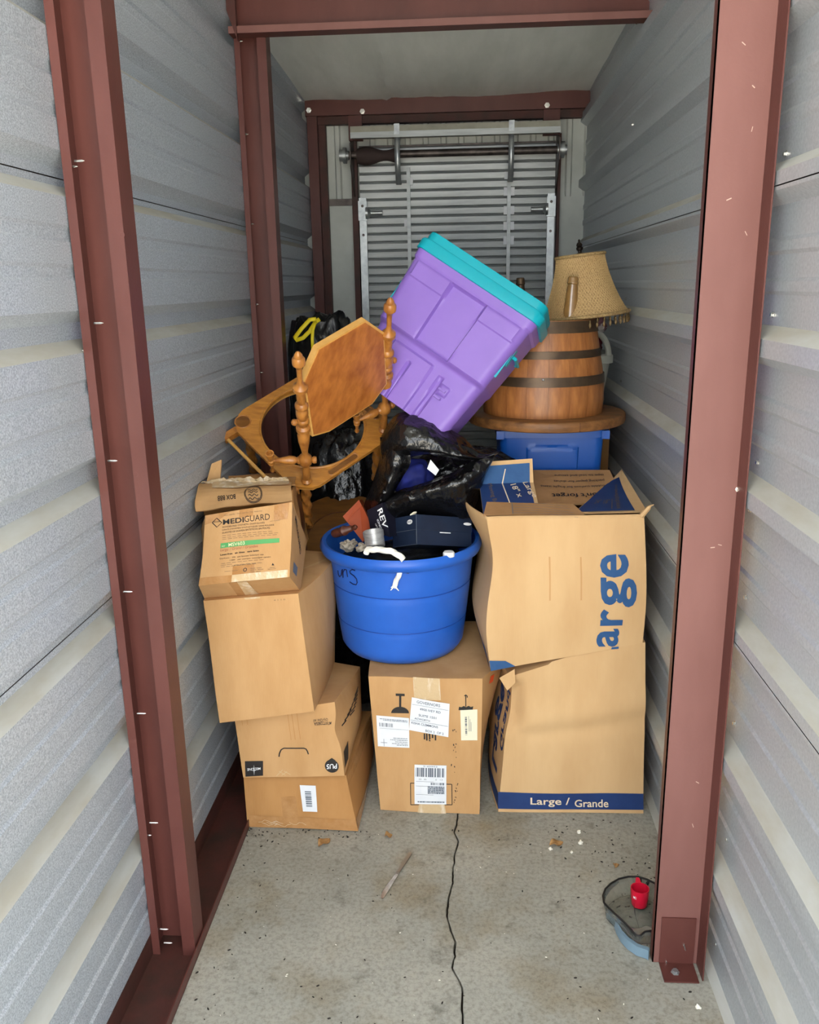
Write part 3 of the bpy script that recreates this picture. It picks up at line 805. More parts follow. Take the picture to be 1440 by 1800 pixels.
cc = I(431, 1002)
polyline(mb, fr, circle_uv(cc, .018, .85, 12), .008, .0014, .85)
pts = [I(478, 994), I(480, 990), I(483, 994), I(478, 994)]; mb.chunk(); mb.add([onface(fr, *p, .0014) for p in pts[:3]], [(0, 2, 1)])
mb.build_each('lettering', M['ink'], b4)
mb = MB(); g = [I(387, 964), I(491, 954), I(491, 946.5), I(388, 955.5)]; put_quad(mb, fr, g, .0012, 4); lab = mb.build('green_stripe', M['green'], b4)
mb = MB(); itext(mb, fr, I, 'MSV603', (402, 961.5), (431, 958.5), (402, 955.5), .0024, bold=.01); itext(mb, fr, I, 'REF', (390, 962), (396, 961.5), (390, 959.5), .0024); mb.build_each('lettering', M['palegreen'], b4, lab)
mb = MB(); itext(mb, fr, I, 'Large / Grand / Grandes', (387, 971), (454, 964.5), (387, 965), shear=.2); mb.build_each('lettering', M['redink'], b4)
mb = MB()
for k, (pa, pb, yy0) in enumerate(((390, 480, 942.5), (390, 490, 946), (390, 488, 949), (388, 465, 991), (388, 410, 994), (411, 462, 994), (388, 452, 997), (440, 462, 1000), (440, 465, 1003), (395, 420, 1005), (440, 460, 1006), (471, 488, 1001), (475, 486, 998))):
    a, b_ = I(pa, yy0), I(pb, yy0 - (pb - pa) * .09)
    n_ = max(1, int((pb - pa) / 9))
    for j in range(n_):
        t0, t1 = j / n_ + .01, (j + .86) / n_
        polyline(mb, fr, [(lerp(a[0], b_[0], t0), lerp(a[1], b_[1], t0)), (lerp(a[0], b_[0], t1), lerp(a[1], b_[1], t1))], .004, .0014, .85)
itext(mb, fr, I, 'Non-sterile / Non stérile / No estériles', (395, 907.5), (462, 899), (395, 905))
polyline(mb, fr, [I(475, 917), I(492, 915)], .003, .0014, .85)
mb.build('small_print', M['greyink'], b4)['kind'] = 'stuff'
for c_ in ([(.0, .0), (.36, .0), (.36, .10), (.0, .11)], [(.36, .0), (.60, .0), (.60, .22), (.36, .22)], [(.0, .86), (.16, .90), (.30, 1.0), (.0, 1.0)], [(.40, .88), (.56, .88), (.56, 1), (.40, 1)], [(.80, .78), (.95, .78), (.97, 1), (.80, 1)]):
    mb = MB(); put_quad(mb, fr, c_, .0008, 4); mb.build('tape', M['tape'], b4)
mb = MB(); put_quad(mb, fr, [(.36, .0), (.98, .0), (.98, .10), (.36, .10)], .0010, 8); mb.build('tape', M['cleartape'], b4)
S = lambda a, b: hx.map(a, 1 - b, 0)
mb = MB(); put_quad(mb, S, [(.36, .0), (.50, .0), (.46, 1), (.33, 1)], .0010, 3); mb.build('tape', M['tape'], b4)
mb = MB(); put_quad(mb, S, [(.44, .0), (.58, .0), (.52, 1), (.42, 1)], .0014, 3); mb.build('tape', M['cleartape'], b4)
mb = MB(); put_text(mb, rf, 'MEDIGUARD', (.16, .84), (.42, -.36), (.07, .10), bold=.01); mb.build_each('lettering', M['ink'], b4)
mb = MB(); put_quad(mb, rf, rect(.2, .5, .12, .26), .0012, 2); mb.build('barcode', M['barink'], b4)

# --- torn open carton behind the glove box -------------------------------
F_ = [P(372, 985, 2.46), P(530, 985, 2.46), P(514, 862, 2.46), P(352, 862, 2.44)]
B_ = [P(395, 960, 2.70), P(543, 948, 2.70), P(521, 832, 2.72), P(400, 838, 2.72)]
hx = Hexa(F_, B_, (.0, .006, .0, .0), .004, 7, 5)
b5 = thing('open_carton', 'torn open carton with ragged flaps and upside-down print behind the glove carton', 'box', hx.map(.5, .5, 0), 'cardboard boxes in the unit')
o = hx.mesh(skip=('top',), n=12).build('carton', M['carton_b'], b5, merge=True)
so = o.modifiers.new('board', 'SOLIDIFY'); so.thickness = .004; so.offset = -1
fq = [P(345, 896, 2.30), P(515, 880, 2.31), P(513, 846, 2.44), P(350, 850, 2.42)]
def flapfn(a, b):
    p = lerp(lerp(fq[0], fq[1], a), lerp(fq[3], fq[2], a), b)
    p = p + V((0, -.018 * ss(b), .014 * ss(b))) + noise.noise_vector(p * 14) * .006
    return p
mb = MB(); mb.grid2(flapfn, 18, 8, V((0, -.6, .8)), .004); flap = mb.build('front_flap', M['carton'], b5)
fq2 = [(345, 896), (515, 880), (513, 846), (350, 850)]; I = IV(fq2)
mb = MB(); itext(mb, flapfn, I, 'BOX BBB', (417, 875), (387, 877), (417, 882), .003, bold=.012, cuts=3)
cc = I(449, 874); 
for r_ in (.092, .082): polyline(mb, flapfn, circle_uv(cc, r_, .30, 22), .006, .003, .3)
for dv in (.10, .02, -.08, -.18): polyline(mb, flapfn, [(cc[0] - .05 + .01 * k, cc[1] + dv + .03 * math.sin(k * 1.3)) for k in range(11)], .007, .003, .3)
mb.build_each('lettering', M['ink'], b5, flap)
mb = MB(); put_quad(mb, flapfn, [(.16, .62), (.98, .66), (.98, 1.0), (.16, 1.0)], .0035, 12); mb.build('tape', M['cleartape'], b5, flap)
lf = [P(360, 858, 2.45), P(386, 854, 2.47), P(389, 808, 2.50), P(372, 815, 2.49)]
mb = MB(); mb.slab(lf, (-.3, -1, .2), .004); mb.build('side_flap', M['carton'], b5)
bf = [P(400, 856, 2.50), P(520, 850, 2.50), P(521, 830, 2.72), P(425, 836, 2.72)]
def bfn(a, b):
    p = lerp(lerp(bf[0], bf[1], a), lerp(bf[3], bf[2], a), b); return p + V((0, 0, .02 * ss(b) * (1 - a) * .6)) + noise.noise_vector(p * 9) * .005
mb = MB(); mb.grid2(bfn, 12, 8, V((0, 0, 1)), .004); mb.build('back_flap', M['carton_b'], b5)
mb = MB(); mb.grid(lambda a, b: lerp(lerp(P(352, 857, 2.415), P(512, 858, 2.43), a), lerp(P(385, 848, 2.46), P(505, 846, 2.46), a), b) + V((0, 0, .012 + .012 * noise.noise(V((a * 12, b * 4, 3))))), 30, 8); mb.build('plastic_wrap', M['cleartape'], b5)
mb = MB(); rr = hx.face('right'); put_quad(mb, rr, [(.2, .3), (.75, .25), (.85, .8), (.3, .85)], .0012, 3); mb.build('tape', M['darkwood'], b5)

# --- centre box under the tub ---------------------------------------------
q = [(668, 1424), (843, 1431), (848, 1193), (650, 1190)]
yq = 2.36
F_ = [PZ(668, 1424, .002), PZ(843, 1431, .002), P(848, 1193, yq), P(648, 1190, yq)]
B_ = [V((-.26, 2.80, .002)), V((.06, 2.80, .002)), V((.10, 2.80, .475)), V((-.29, 2.80, .475))]
def df(u, v, w_, p):
    return p + V((.055 * smooth((u - .8) / .2) * smooth(w_) ** 2 * ss(min(v, .5) * 1.0) , 0, 0)) - V((.012 * (1 - u) * ss(v) * w_, 0, 0))
hx = Hexa(F_, B_, (.003, .0, .006, 0), .003, 6, 6, df)
b6 = thing('shipping_box', 'cardboard shipping box with white address sheet, standing on the floor under the blue tub', 'box', hx.map(.5, .5, 0), 'cardboard boxes in the unit')
hx.mesh(n=18).build('carton', M['carton'], b6, merge=True)
fr = hx.face('front'); I = IV(q)
mb = MB(); put_quad(mb, fr, [I(730, 1228), I(777, 1228), I(775, 1192), I(728, 1190)], .001, 5); mb.build('tape', M['cleartape'], b6)
mb = MB(); put_quad(mb, fr, [I(735, 1428), I(785, 1430), I(782, 1412), I(738, 1411)], .001, 5); mb.build('tape', M['cleartape'], b6)
mb = MB()
# goblet and umbrella symbols
polyline(mb, fr, [I(697, 1220), I(713, 1220)], .022, .0012, 1.3); polyline(mb, fr, [I(705, 1221), I(705, 1242)], .02, .0012, 1.3)
mb.chunk(); dm = [I(689, 1251)] + [I(705 - 16 * math.cos(PI * k / 12), 1251 - 11 * math.sin(PI * k / 12)) for k in range(13)]
mb.add([onface(fr, *p, .0012) for p in dm], [tuple(range(len(dm)))[::-1]])
polyline(mb, fr, [I(817, 1222), I(819.5, 1220), I(822, 1222), I(822, 1225)], .008, .0012, 1.3); polyline(mb, fr, [I(819.5, 1221), I(819.5, 1240)], .008, .0012, 1.3)
mb.chunk(); um = [I(807, 1246), I(808, 1240), I(812, 1241), I(816, 1239), I(820, 1241), I(824, 1239), I(828, 1241), I(832, 1240), I(831, 1246)]
mb.add([onface(fr, *p, .0012) for p in um], [tuple(range(len(um)))])
bx_ = [I(723, 1413), I(795, 1413), I(795, 1376), I(723, 1374), I(723, 1413)]
for a, b_ in zip(bx_, bx_[1:]): polyline(mb, fr, [a, b_], .007, .0012, 1.3)
mb.build_each('shipping_symbol', M['ink'], b6)
mb = MB(); rnd = random.Random(9)
for k in range(26):
    px = rnd.choice((802, 803, 796, 800, 757)) + rnd.uniform(-3, 3); py = rnd.uniform(1270, 1415) if px > 780 else rnd.uniform(1282, 1302)
    cpx = I(px, py); polyline(mb, fr, [cpx, (cpx[0] + rnd.uniform(-.004, .004), cpx[1] - rnd.uniform(.004, .016))], rnd.uniform(.004, .010), .0012, 1.3)
for px in (748, 752, 757, 762, 767): polyline(mb, fr, [I(px, 1286), I(px, 1294 + (px % 3) * 2)], .014, .0012, 1.3)
mb.build('ink_smudge', M['ink'], b6)['kind'] = 'stuff'
def label_on(root, fr, c, m, off=.0022, n=3, name='label'):
    mb = MB(); put_quad(mb, fr, c, off, n); return mb.build(name, m, root), sub(fr, c)
lab, S = label_on(b6, fr, [I(665, 1308), I(721, 1310), I(721, 1259), I(663, 1255)], M['paper'])
mb = MB(); bars(mb, S, (.08, .50, .66, .78), 16, .0032, True, 5); polyline(mb, S, [(.08, .6), (.98, .6)], .006, .0032)
for k, (a, b_, v) in enumerate(((.1, .95, .90), (.2, .95, .86), (.5, .95, .3), (.4, .95, .24), (.55, .95, .18), (.45, .95, .12), (.6, .95, .07))): microtext(mb, S, a, b_, v, .018, .0032, k)
for dx, dy in ((0, .12), (0, -.12), (.10, 0), (-.10, 0)): polyline(mb, S, [(.2, .14), (.2 + dx, .14 + dy)], .012, .0034)
mb.build('label_print', M['barink'], b6, lab)
lab, S = label_on(b6, fr, [I(721, 1279), I(789, 1292), I(792, 1234), I(726, 1223)], M['paper'], .0035)
mb = MB()
for s_, a, w_, v, h in (('GOVERNORS', .14, .62, .86, .085), ('4900 IVEY RD', .24, .54, .665, .07), ('SUITE 1501', .22, .46, .475, .07), ('ACWORTH', .12, .40, .36, .06), ('KISHA CLEMMONS', .05, .68, .21, .07), ('BOX 2  OF 2', .42, .46, .04, .07)):
    put_text(mb, S, s_, (a, v), (w_, 0), (0, h), .0046, .008)
for v in (.80, .32): polyline(mb, S, [(.02, v), (.98, v)], .008, .0046)
mb.build_each('lettering', M['barink'], b6, lab)
lab, S = label_on(b6, fr, [I(811, 1298), I(839, 1298), I(839, 1245), I(810, 1246)], M['cream'])
mb = MB(); bars(mb, S, (.26, .38, .18, .80), 16, .0032, False, 6)
for k, u in enumerate((.48, .56, .62)): polyline(mb, S, [(u, .3), (u, .8 - .1 * k)], .02, .0032)
mb.build('label_print', M['barink'], b6, lab)
lab, S = label_on(b6, fr, [I(730, 1411), I(785, 1412), I(786, 1342), I(730, 1340)], M['paper'])
mb = MB(); bars(mb, S, (.04, .96, .70, .93), 18, .0032, True, 8)
put_text(mb, S, 'S-43952', (.28, .95), (.44, 0), (0, .035), .0032); put_text(mb, S, '23   30', (.14, .62), (.24, 0), (0, .035), .0032); put_text(mb, S, '3   13', (.66, .62), (.22, 0), (0, .035), .0032)
bars(mb, S, (.52, .94, .50, .56), 12, .0032, True, 9)
for k, v in enumerate((.44, .40, .36, .32, .28, .05)): microtext(mb, S, .42 if v > .1 else .1, .94, v, .028, .0034, 20 + k)
for v in (.58, .46, .25): polyline(mb, S, [(.05, v), (.6, v)], .006, .0032)
mb.build('label_print', M['barink'], b6, lab)
lab, S = label_on(b6, hx.face('left'), [(.68, .50), (1.0, .50), (1.0, .72), (.68, .80)], M['paper'])
mb = MB()
for k in range(5): microtext(mb, S, .1, .9, .15 + .15 * k, .03, .0032, k)
mb.build('label_print', M['barink'], b6, lab)
mb = MB(); rf = hx.face('right'); put_quad(mb, rf, [(.10, .915), (.17, .90), (.19, .945), (.12, .96)], .0015, 1); mb.build('sticker_dot', M['orangedot'], b6)

# --- lower right moving box -------------------------------------------------
q = [(880, 1427), (1131, 1430), (1133, 1128), (900, 1188)]
yq = 2.375
F_ = [PZ(880, 1427, .002), PZ(1131, 1430, .002), P(1134, 1128, yq), P(897, 1188, yq)]
B_ = [V((.115, 2.83, .002)), V((.558, 2.83, .002)), V((.540, 2.83, .57)), V((.11, 2.83, .45))]
def df(u, v, w_, p):
    k = smooth((w_ - .55) / .18) * (1 - smooth((w_ - .88) / .10))
    cr_ = (1 - smooth(u / .16))
    p = p + V((.012 * k * cr_, .035 * k * cr_ * (1 - v), 0))
    p = p + V((-.035 * (1 - u) * ss(v * .8 + .05) * (1 - .5 * w_), 0, 0))
    p.z += .012 * math.sin(PI * u) * smooth((w_ - .7) / .3) * (1 if u > .3 else .4)
    p.y += (.006 * math.exp(-((w_ - .56) / .04) ** 2) - .008 * math.exp(-((w_ - .66) / .08) ** 2)) * (1 - v) * smooth(u / .2)
    return p
hx = Hexa(F_, B_, (.006, .0, .0, 0), .004, 5, 7, df)
b7 = thing('moving_box', 'crushed kraft moving box with a blue band along its bottom edge', 'box', hx.map(.5, .5, 0), 'cardboard boxes in the unit')
hx.mesh(n=34).build('carton', M['carton_l'], b7, merge=True)
fr = hx.face('front'); I = IV(q); lf = hx.face('left')
mb = MB(); put_quad(mb, fr, [I(880, 1421), I(1131, 1423), I(1131, 1393), I(880, 1391)], .0012, 16); lab = mb.build('blue_band', M['navyprint'], b7)
mb = MB(); itext(mb, fr, I, 'Large /', (936, 1416), (1004, 1417), (936, 1399), .0026, bold=.012, cuts=3); itext(mb, fr, I, 'Grande', (1012, 1417), (1071, 1418), (1012, 1403), .0026, bold=.012, cuts=3)
mb.build_each('lettering', M['paleink'], b7, lab)
mb = MB(); put_quad(mb, lf, rect(.0, 1, .03, .115), .0012, 10); mb.build('blue_band', M['navyprint'], b7)
mb = MB(); put_text(mb, lf, 'Large', (.60, .20), (0, .6), (.26, 0), .0014, .03, cuts=6)
put_text(mb, lf, 'Grande', (.88, .42), (0, .5), (.10, 0), .0014, .02, cuts=6); mb.build_each('lettering', M['navyprint'], b7)
lpq = [P(878, 1192, 2.372), P(905, 1176, 2.368), P(906, 1200, 2.36), P(892, 1214, 2.358)]
mb = MB(); mb.slab(lpq, (0, -1, .2), .004); mb.build('torn_flap', M['carton_l'], b7)

# --- upper right moving box, top flaps folded loosely -----------------------
q = [(866, 1185), (1131, 1122), (1137, 903), (855, 908)]
F_ = [P(866, 1180, 2.372), P(1130, 1130, 2.372), P(1133, 904, 2.372), P(853, 908, 2.372)]
B_ = [V((.075, 2.83, .50)), V((.538, 2.83, .60)), V((.540, 2.83, .985)), V((.03, 2.80, .985))]
def df(u, v, w_, p):
    k = math.exp(-((w_ - .72) / .20) ** 2); kl = math.exp(-((w_ - .25) / .25) ** 2)
    a = 1 - smooth(u / .22)
    p = p + V((.018 * k * a * (1 - v) - .045 * kl * a * ss(v * .7 + .1) - .050 * a * ss(v) * smooth((w_ - .6) / .4), 0, 0))
    p = p + V((0, .010 * k * (1 - v) * a, 0))
    p.x += .008 * ss(w_) * u
    p.y -= .004 * math.exp(-((u - .62) / .02) ** 2) * (1 - v) * smooth(w_)
    return p
hx = Hexa(F_, B_, (.012, .006, .0, 0), .004, 5, 8, df)
b8 = thing('moving_box', 'kraft moving box with big sideways blue letters and loose top flaps', 'box', hx.map(.5, .5, 0), 'cardboard boxes in the unit')
o = hx.mesh(skip=('top',), n=30).build('carton', M['carton_l'], b8, merge=True)
so = o.modifiers.new('board', 'SOLIDIFY'); so.thickness = .004; so.offset = -1
fr = hx.face('front'); I = IV([(866, 1180), (1130, 1130), (1133, 904), (853, 908)])
a, b_, c_ = I(1087, 1147), I(1102, 972), I(1048, 1147)
def big(sx, y0_, y1_, x0_, x1_): 
    a, b_, c_ = I(x1_, y0_), I(x1_ + (y0_ - y1_) * .03, y1_), I(x0_, y0_)
    put_text(mb, fr, sx, a, (b_[0] - a[0], b_[1] - a[1]), (c_[0] - a[0], c_[1] - a[1]), .0018, .022, cuts=4)
mb = MB()
big('a', 1136, 1103, 1048, 1086); big('r', 1097, 1068, 1052, 1091); big('g', 1064, 1013, 1052, 1114); big('e', 1011, 971, 1052, 1101)
# the serif foot of the hidden capital letter
mb.chunk(); put_quad(mb, fr, [I(1075, 1141), I(1088, 1140), I(1088, 1136), I(1076, 1137)], .0016, 1)
mb.build_each('lettering', M['blueink'], b8)
mb = MB()
for px in (966, 1020): polyline(mb, fr, [I(px, 975), I(px, 1010), I(px - 1, 1050)], .010, .0012, .85)
mb.build_each('crease', M['carton'], b8)
mb = MB(); lf = hx.face('left'); put_quad(mb, lf, [(.2, .0), (.96, .0), (.90, .12), (.25, .20)], .0014, 8); put_quad(mb, fr, [(0, 0), (.16, 0), (.10, .05), (0, .07)], .0014, 3); mb.build('blue_corner_print', M['blueink'], b8)
def flap(name, pts, n_, m, cuts=6, sag=0, dz=0, parent=None):
    pts = [V(p) for p in pts]
    fn = lambda a, b: lerp(lerp(pts[0], pts[1], a), lerp(pts[3], pts[2], a), b) - V((0, 0, sag * ss(a) * ss(b)))
    mb = MB(); mb.grid2(fn, cuts, cuts, V(n_).normalized(), .004); return mb.build(name, m, b8), fn
# back flap with the packing advice, lying forward
fl_pts = [P(940, 887, 2.56), P(1098, 884, 2.56), P(1072, 826, 2.82), P(935, 826, 2.82)]
o, S = flap('back_flap', fl_pts, (0, -.2, 1), M['carton_in'], 8, .006)
mb = MB()
put_text(mb, S, "Don't forget", (.83, .36), (-.62, -.02), (0, -.16), .0022, .014, cuts=3)
put_text(mb, S, 'bubble cushion for fragile items', (.86, .56), (-.77, -.0), (0, -.08), .0022)
put_text(mb, S, 'packing paper for dishes', (.88, .72), (-.62, -.0), (0, -.08), .0022)
put_text(mb, S, 'tape to seal and secure', (.90, .88), (-.62, -.0), (0, -.08), .0022)
mb.build_each('lettering', M['ink'], b8, o)
# left flap, folded up at its crease
la = [P(850, 905, 2.40), P(948, 893, 2.44), P(938, 848, 2.60), P(843, 852, 2.58)]
lb = [P(843, 852, 2.58), P(938, 848, 2.60), P(936, 806, 2.63), P(864, 811, 2.62)]
o, S = flap('left_flap', la, (0, -.4, 1), M['carton_l'])
mb = MB(); put_quad(mb, S, rect(.0, .93, .0, 1), .0018, 5); o2 = mb.build('blue_print', M['navyprint'], b8, o)
mb = MB(); put_text(mb, S, 'Large', (.76, .98), (.14, -.62), (.13, .04), .003, .01); put_text(mb, S, '18" x', (.56, .92), (.10, -.50), (.11, .04), .003, .01)
polyline(mb, S, [(.42, .98), (.50, .2)], .02, .003); mb.build_each('lettering', M['paleink'], b8, o)
mb = MB(); put_text(mb, S, 'Moving Box', (.13, .98), (.06, -.8), (.10, .03), .003); mb.build_each('lettering', M['greyink'], b8, o)
o, S = flap('left_flap_tip', lb, (0, -1, .3), M['carton_l'])
mb = MB(); put_quad(mb, S, [(.0, .0), (.93, .0), (.93, .82), (.0, .80)], .0018, 4); o2 = mb.build('blue_print', M['blueink'], b8, o)
mb = MB(); polyline(mb, S, [(.42, .0), (.40, .62)], .02, .003); mb.build_each('lettering', M['paleink'], b8, o)
# right flap, slanting down into the box
ra = [P(1045, 903, 2.42), P(1132, 900, 2.40), P(1096, 826, 2.80), P(1060, 850, 2.66)]
ra = [P(1040, 905, 2.44), P(1131, 900, 2.40), P(1131, 880, 2.47), P(1030, 882, 2.53)]
rb = [P(1062, 878, 2.53), P(1141, 893, 2.42), P(1094, 826, 2.80), P(1078, 842, 2.74)]
o, S = flap('right_flap', [P(1008, 902, 2.41), P(1138, 899, 2.392), P(1093, 825, 2.81), P(1074, 845, 2.76)], (.1, -.3, 1), M['carton_l'])
mb = MB(); put_quad(mb, S, [(.02, .02), (.84, .02), (.70, .86), (.02, .9)], .0018, 5); o2 = mb.build('blue_print', M['navyprint'], b8, o)
mb = MB(); put_text(mb, S, 'www.shoptherwd.com', (.68, .06), (-.06, .62), (-.12, .0), .003); put_text(mb, S, '24"', (.20, .22), (.10, 0), (0, .10), .003); put_text(mb, S, '18"', (.36, .20), (.10, 0), (0, .10), .003); polyline(mb, S, [(.52, .06), (.50, .3)], .012, .003)
mb.build_each('lettering', M['greyink'], b8, o)
# front flap tucked inside with a ruled print
o, S = flap('front_flap', [P(850, 905, 2.385), P(1030, 906, 2.385), P(1008, 886, 2.46), P(856, 882, 2.47)], (0, -.4, 1), M['carton_in'], 8)
mb = MB()
for k in range(5): polyline(mb, S, [(.30 + .06 * j, .12 + .20 * k - .0 + .06 * math.sin(j * .32) - .0035 * j * j * (1 if k < 3 else .6)) for j in range(11)], .005, .002, .3)
polyline(mb, S, [(.29, .05), (.29, .98)], .008, .002, .3); mb.build('ruled_print', M['barink'], b8, o)
mb = MB(); mb.tube([P(1127, 908, 2.372), P(1140, 893, 2.375), P(1144, 889, 2.375), P(1150, 887, 2.375)], [.008, .007, .003, .001], 6); mb.build('torn_corner', M['carton_l'], b8)
def frame(o, ex, ey, ez):
    m = Matrix((V(ex), V(ey), V(ez))).transposed().to_4x4(); m.translation = V(o); return m
# ------------------------------------------------------------------ blue tub and what is in it
TC = V((-.208, 2.625, .474)); TH = .368
tub = thing('blue_tub', 'large round blue plastic tub with white rope handles, packed with small boxes', 'tub', TC)
def tub_r(z): return .197 + (.240 - .197) * (z / TH) ** .85
prof = [(.0001, .006), (.150, .004), (.170, 0), (.186, .004), (.196, .018)]
for k in range(1, 30):
    z = .018 + (TH - .045 - .018) * k / 29; r_ = tub_r(z)
    for zg in (.115, .235):
        if abs(z - zg) < .007: r_ -= .0018
    prof.append((r_, z))
prof += [(.246, TH - .042), (.256, TH - .036), (.2625, TH - .022), (.261, TH - .008), (.254, TH), (.242, TH - .004), (.236, TH - .02), (.226, TH - .10), (.190, .03), (.0001, .022)]
MT = Matrix.Translation(TC)
mb = MB(); mb.lathe(prof, 72, MT); mb.build('body', M['tub'], tub, sharp=50)
for zg in (.115, .235):
    mb = MB(); mb.lathe([(tub_r(zg) - .0005, zg - .0016), (tub_r(zg) + .0008, zg), (tub_r(zg) - .0005, zg + .0016)], 72, MT); mb.build('moulded_line', M['tubline'], tub)
def tubsurf(px, py):
    # point of the tub wall seen at an image position
    d = (FW + RT * ((px - 720) / FPX) - UP * ((py - 900) / FPX)); t = 1.6
    for _ in range(4000):
        p = EYE + d * t; rel = p - TC
        if math.hypot(rel.x, rel.y) < tub_r(max(0, min(TH, rel.z))) + .0015: return p
        t += .0006
    return EYE + d * 2.4
def marker(px):
    pts = [tubsurf(a, b) for a, b in px]; return pts
mb = MB()
for st in ([(594, 1003), (595, 1010), (597, 1014), (600, 1011), (601, 1002)], [(602, 1001), (602, 1008), (603, 1015), (603, 1006), (606, 1001), (609, 1002), (610, 1008), (611, 1014)],
           [(624, 1003), (619, 1001), (615, 1004), (616, 1008), (622, 1012), (627, 1018), (628, 1024), (626, 1028), (621, 1027), (615, 1023)]):
    mb.tube(marker(st), .0016, 5)
mb.build('handwriting', M['marker'], tub)
def rope(mb, path, r=.009):
    pts = []
    for a, b in zip(path, path[1:]):
        for k in range(10): pts.append(lerp(V(a), V(b), k / 10))
    pts.append(V(path[-1])); mb.tube(pts, r, 12, 0, True, (.14, 3, .55))
rp = [P(643, 972, 2.40), P(648, 966, 2.395), P(662, 966, 2.385), P(685, 968, 2.375), P(700, 975, 2.372), P(710, 984, 2.368)]
mb = MB(); rope(mb, rp); mb.build('rope_handle', M['rope'], tub)
p_a, p_b = tubsurf(706, 998), tubsurf(694, 1028)
mb = MB(); rope(mb, [p_a + V((0, -.008, 0)), lerp(p_a, p_b, .5) + V((0, -.009, 0)), p_b + V((0, -.008, 0))], .0075)
for k in range(7):
    mb.tube([p_b + V((0, -.008, 0)), p_b + V((random.uniform(-.016, .014), -.012, random.uniform(-.016, .004)))], [.004, .001], 5)
mb.build('rope_end', M['rope'], tub)
p_c = tubsurf(717, 1001)
mb = MB(); mb.box(p_c.x - .004, p_c.x + .004, p_c.y - .004, p_c.y + .004, p_c.z - .012, p_c.z + .006); mb.build('rope_hole', M['marker'], tub)

def lidded_box(name, label, A, ex, ey, ez, L, W, H_, m, lidh=.5, cat='box', lip=.002):
    """A = near bottom corner, ex along length, ey back, ez up"""
    M_ = frame(A, ex, ey, ez); root = thing(name, label, cat, A + V(ex) * L / 2 + V(ey) * W / 2)
    mb = MB(); mb.box(0, L, 0, W, 0, H_ - .004, M=M_); mb.build('tray', m, root)
    mb = MB(); mb.box(-lip, L + lip, -lip, W + lip, H_ * lidh, H_, M=M_); lid = mb.build('lid', m, root)
    return root, M_, lid
# navy shoe box, one corner toward us
A = P(733, 957, 2.455); ex = (P(842, 962, 2.60) - A).normalized(); up = (P(721, 905, 2.475) - A).normalized()
up = (up - ex * up.dot(ex)).normalized(); eyv = up.cross(ex).normalized()
if eyv.y < 0: eyv = -eyv
hh = (P(721, 905, 2.475) - A).length
sb, MX, lid = lidded_box('shoe_box', 'navy shoe box with white oval stickers lying in the blue tub', A, ex, eyv, up, .215, .130, hh, M['navybox'], .50)
endS = lambda a, b: MX @ V((-.002, .130 * (1 - a), hh * b)); sideS = lambda a, b: MX @ V((.215 * a, -.002, hh * b))
for S_, c_, r_, asp in ((endS, (.76, .78), .11, 1.4), (sideS, (.92, .78), .075, 1.5)):
    mb = MB(); disc_uv(mb, S_, c_, r_, asp, .0012); d_ = mb.build('oval_sticker', M['white'], sb, lid)
mb = MB(); put_text(mb, endS, 'BZEES', (.68, .755), (.16, 0), (0, .06), .002, .01); mb.build('lettering', M['ink'], sb, lid)
mb = MB(); put_quad(mb, sideS, rect(.40, .60, .42, .45), .0012, 1); mb.build('printed_line', M['white'], sb)
mb = MB()
for a, b_ in (((0, 0), (0, hh)), ): polyline(mb, lambda u, v: MX @ V((-.003, -.003 + .001 * u, hh * v)), [(0, .02), (0, .98)], 1.6, .0005)
mb.tube([MX @ V((-.003, -.003, .004)), MX @ V((-.003, -.003, hh))], .0007, 4); mb.tube([MX @ V((-.003, -.003, hh * .5)), MX @ V((-.003, .13, hh * .5))], .0006, 4); mb.tube([MX @ V((-.001, -.001, .001)), MX @ V((-.001, .13, .001))], .0007, 4)
mb.build('worn_edge', M['barink'], sb)
mb = MB(); p_ = MX @ V((0, .03, hh)); mb.tube([p_, p_ + V((.012, 0, .008)), p_ + V((.018, -.005, .012))], [.004, .005, .002], 5); mb.build('torn_corner', M['cream'], sb, lid)
# orange box, open lid, standing on its corner
A = P(638, 953, 2.56); B = P(604, 909, 2.58); Cc = P(632, 880, 2.62); D_ = P(656, 928, 2.57)
exo = (D_ - A).normalized(); 
mb = MB(); ob = thing('orange_box', 'small orange card box standing up at the back of the blue tub', 'box', A)
nrm = (B - A).cross(D_ - A).normalized()
if nrm.y < 0: nrm = -nrm
vs = [A, B, Cc, D_] + [p + nrm * .07 for p in (A, B, Cc, D_)]
mb.add(vs, [(0, 1, 2, 3), (4, 7, 6, 5), (0, 4, 5, 1), (1, 5, 6, 2), (2, 6, 7, 3), (3, 7, 4, 0)]); mb.build('tray', M['orange'], ob)
B2 = lerp(B, A, -.04); lid_pts = [lerp(B, Cc, .0), Cc, lerp(Cc, D_, .14), lerp(B, A, .12)]
mb = MB(); vs = [p - nrm * .003 for p in (lerp(A, B, .82), lerp(A, B, 1.03), lerp(D_, Cc, 1.03), lerp(D_, Cc, .82))]; vs += [p + nrm * .078 for p in vs]
mb.add(vs, [(0, 1, 2, 3), (4, 7, 6, 5), (0, 4, 5, 1), (1, 5, 6, 2), (2, 6, 7, 3), (3, 7, 4, 0)]); mb.build('lid', M['orange'], ob)
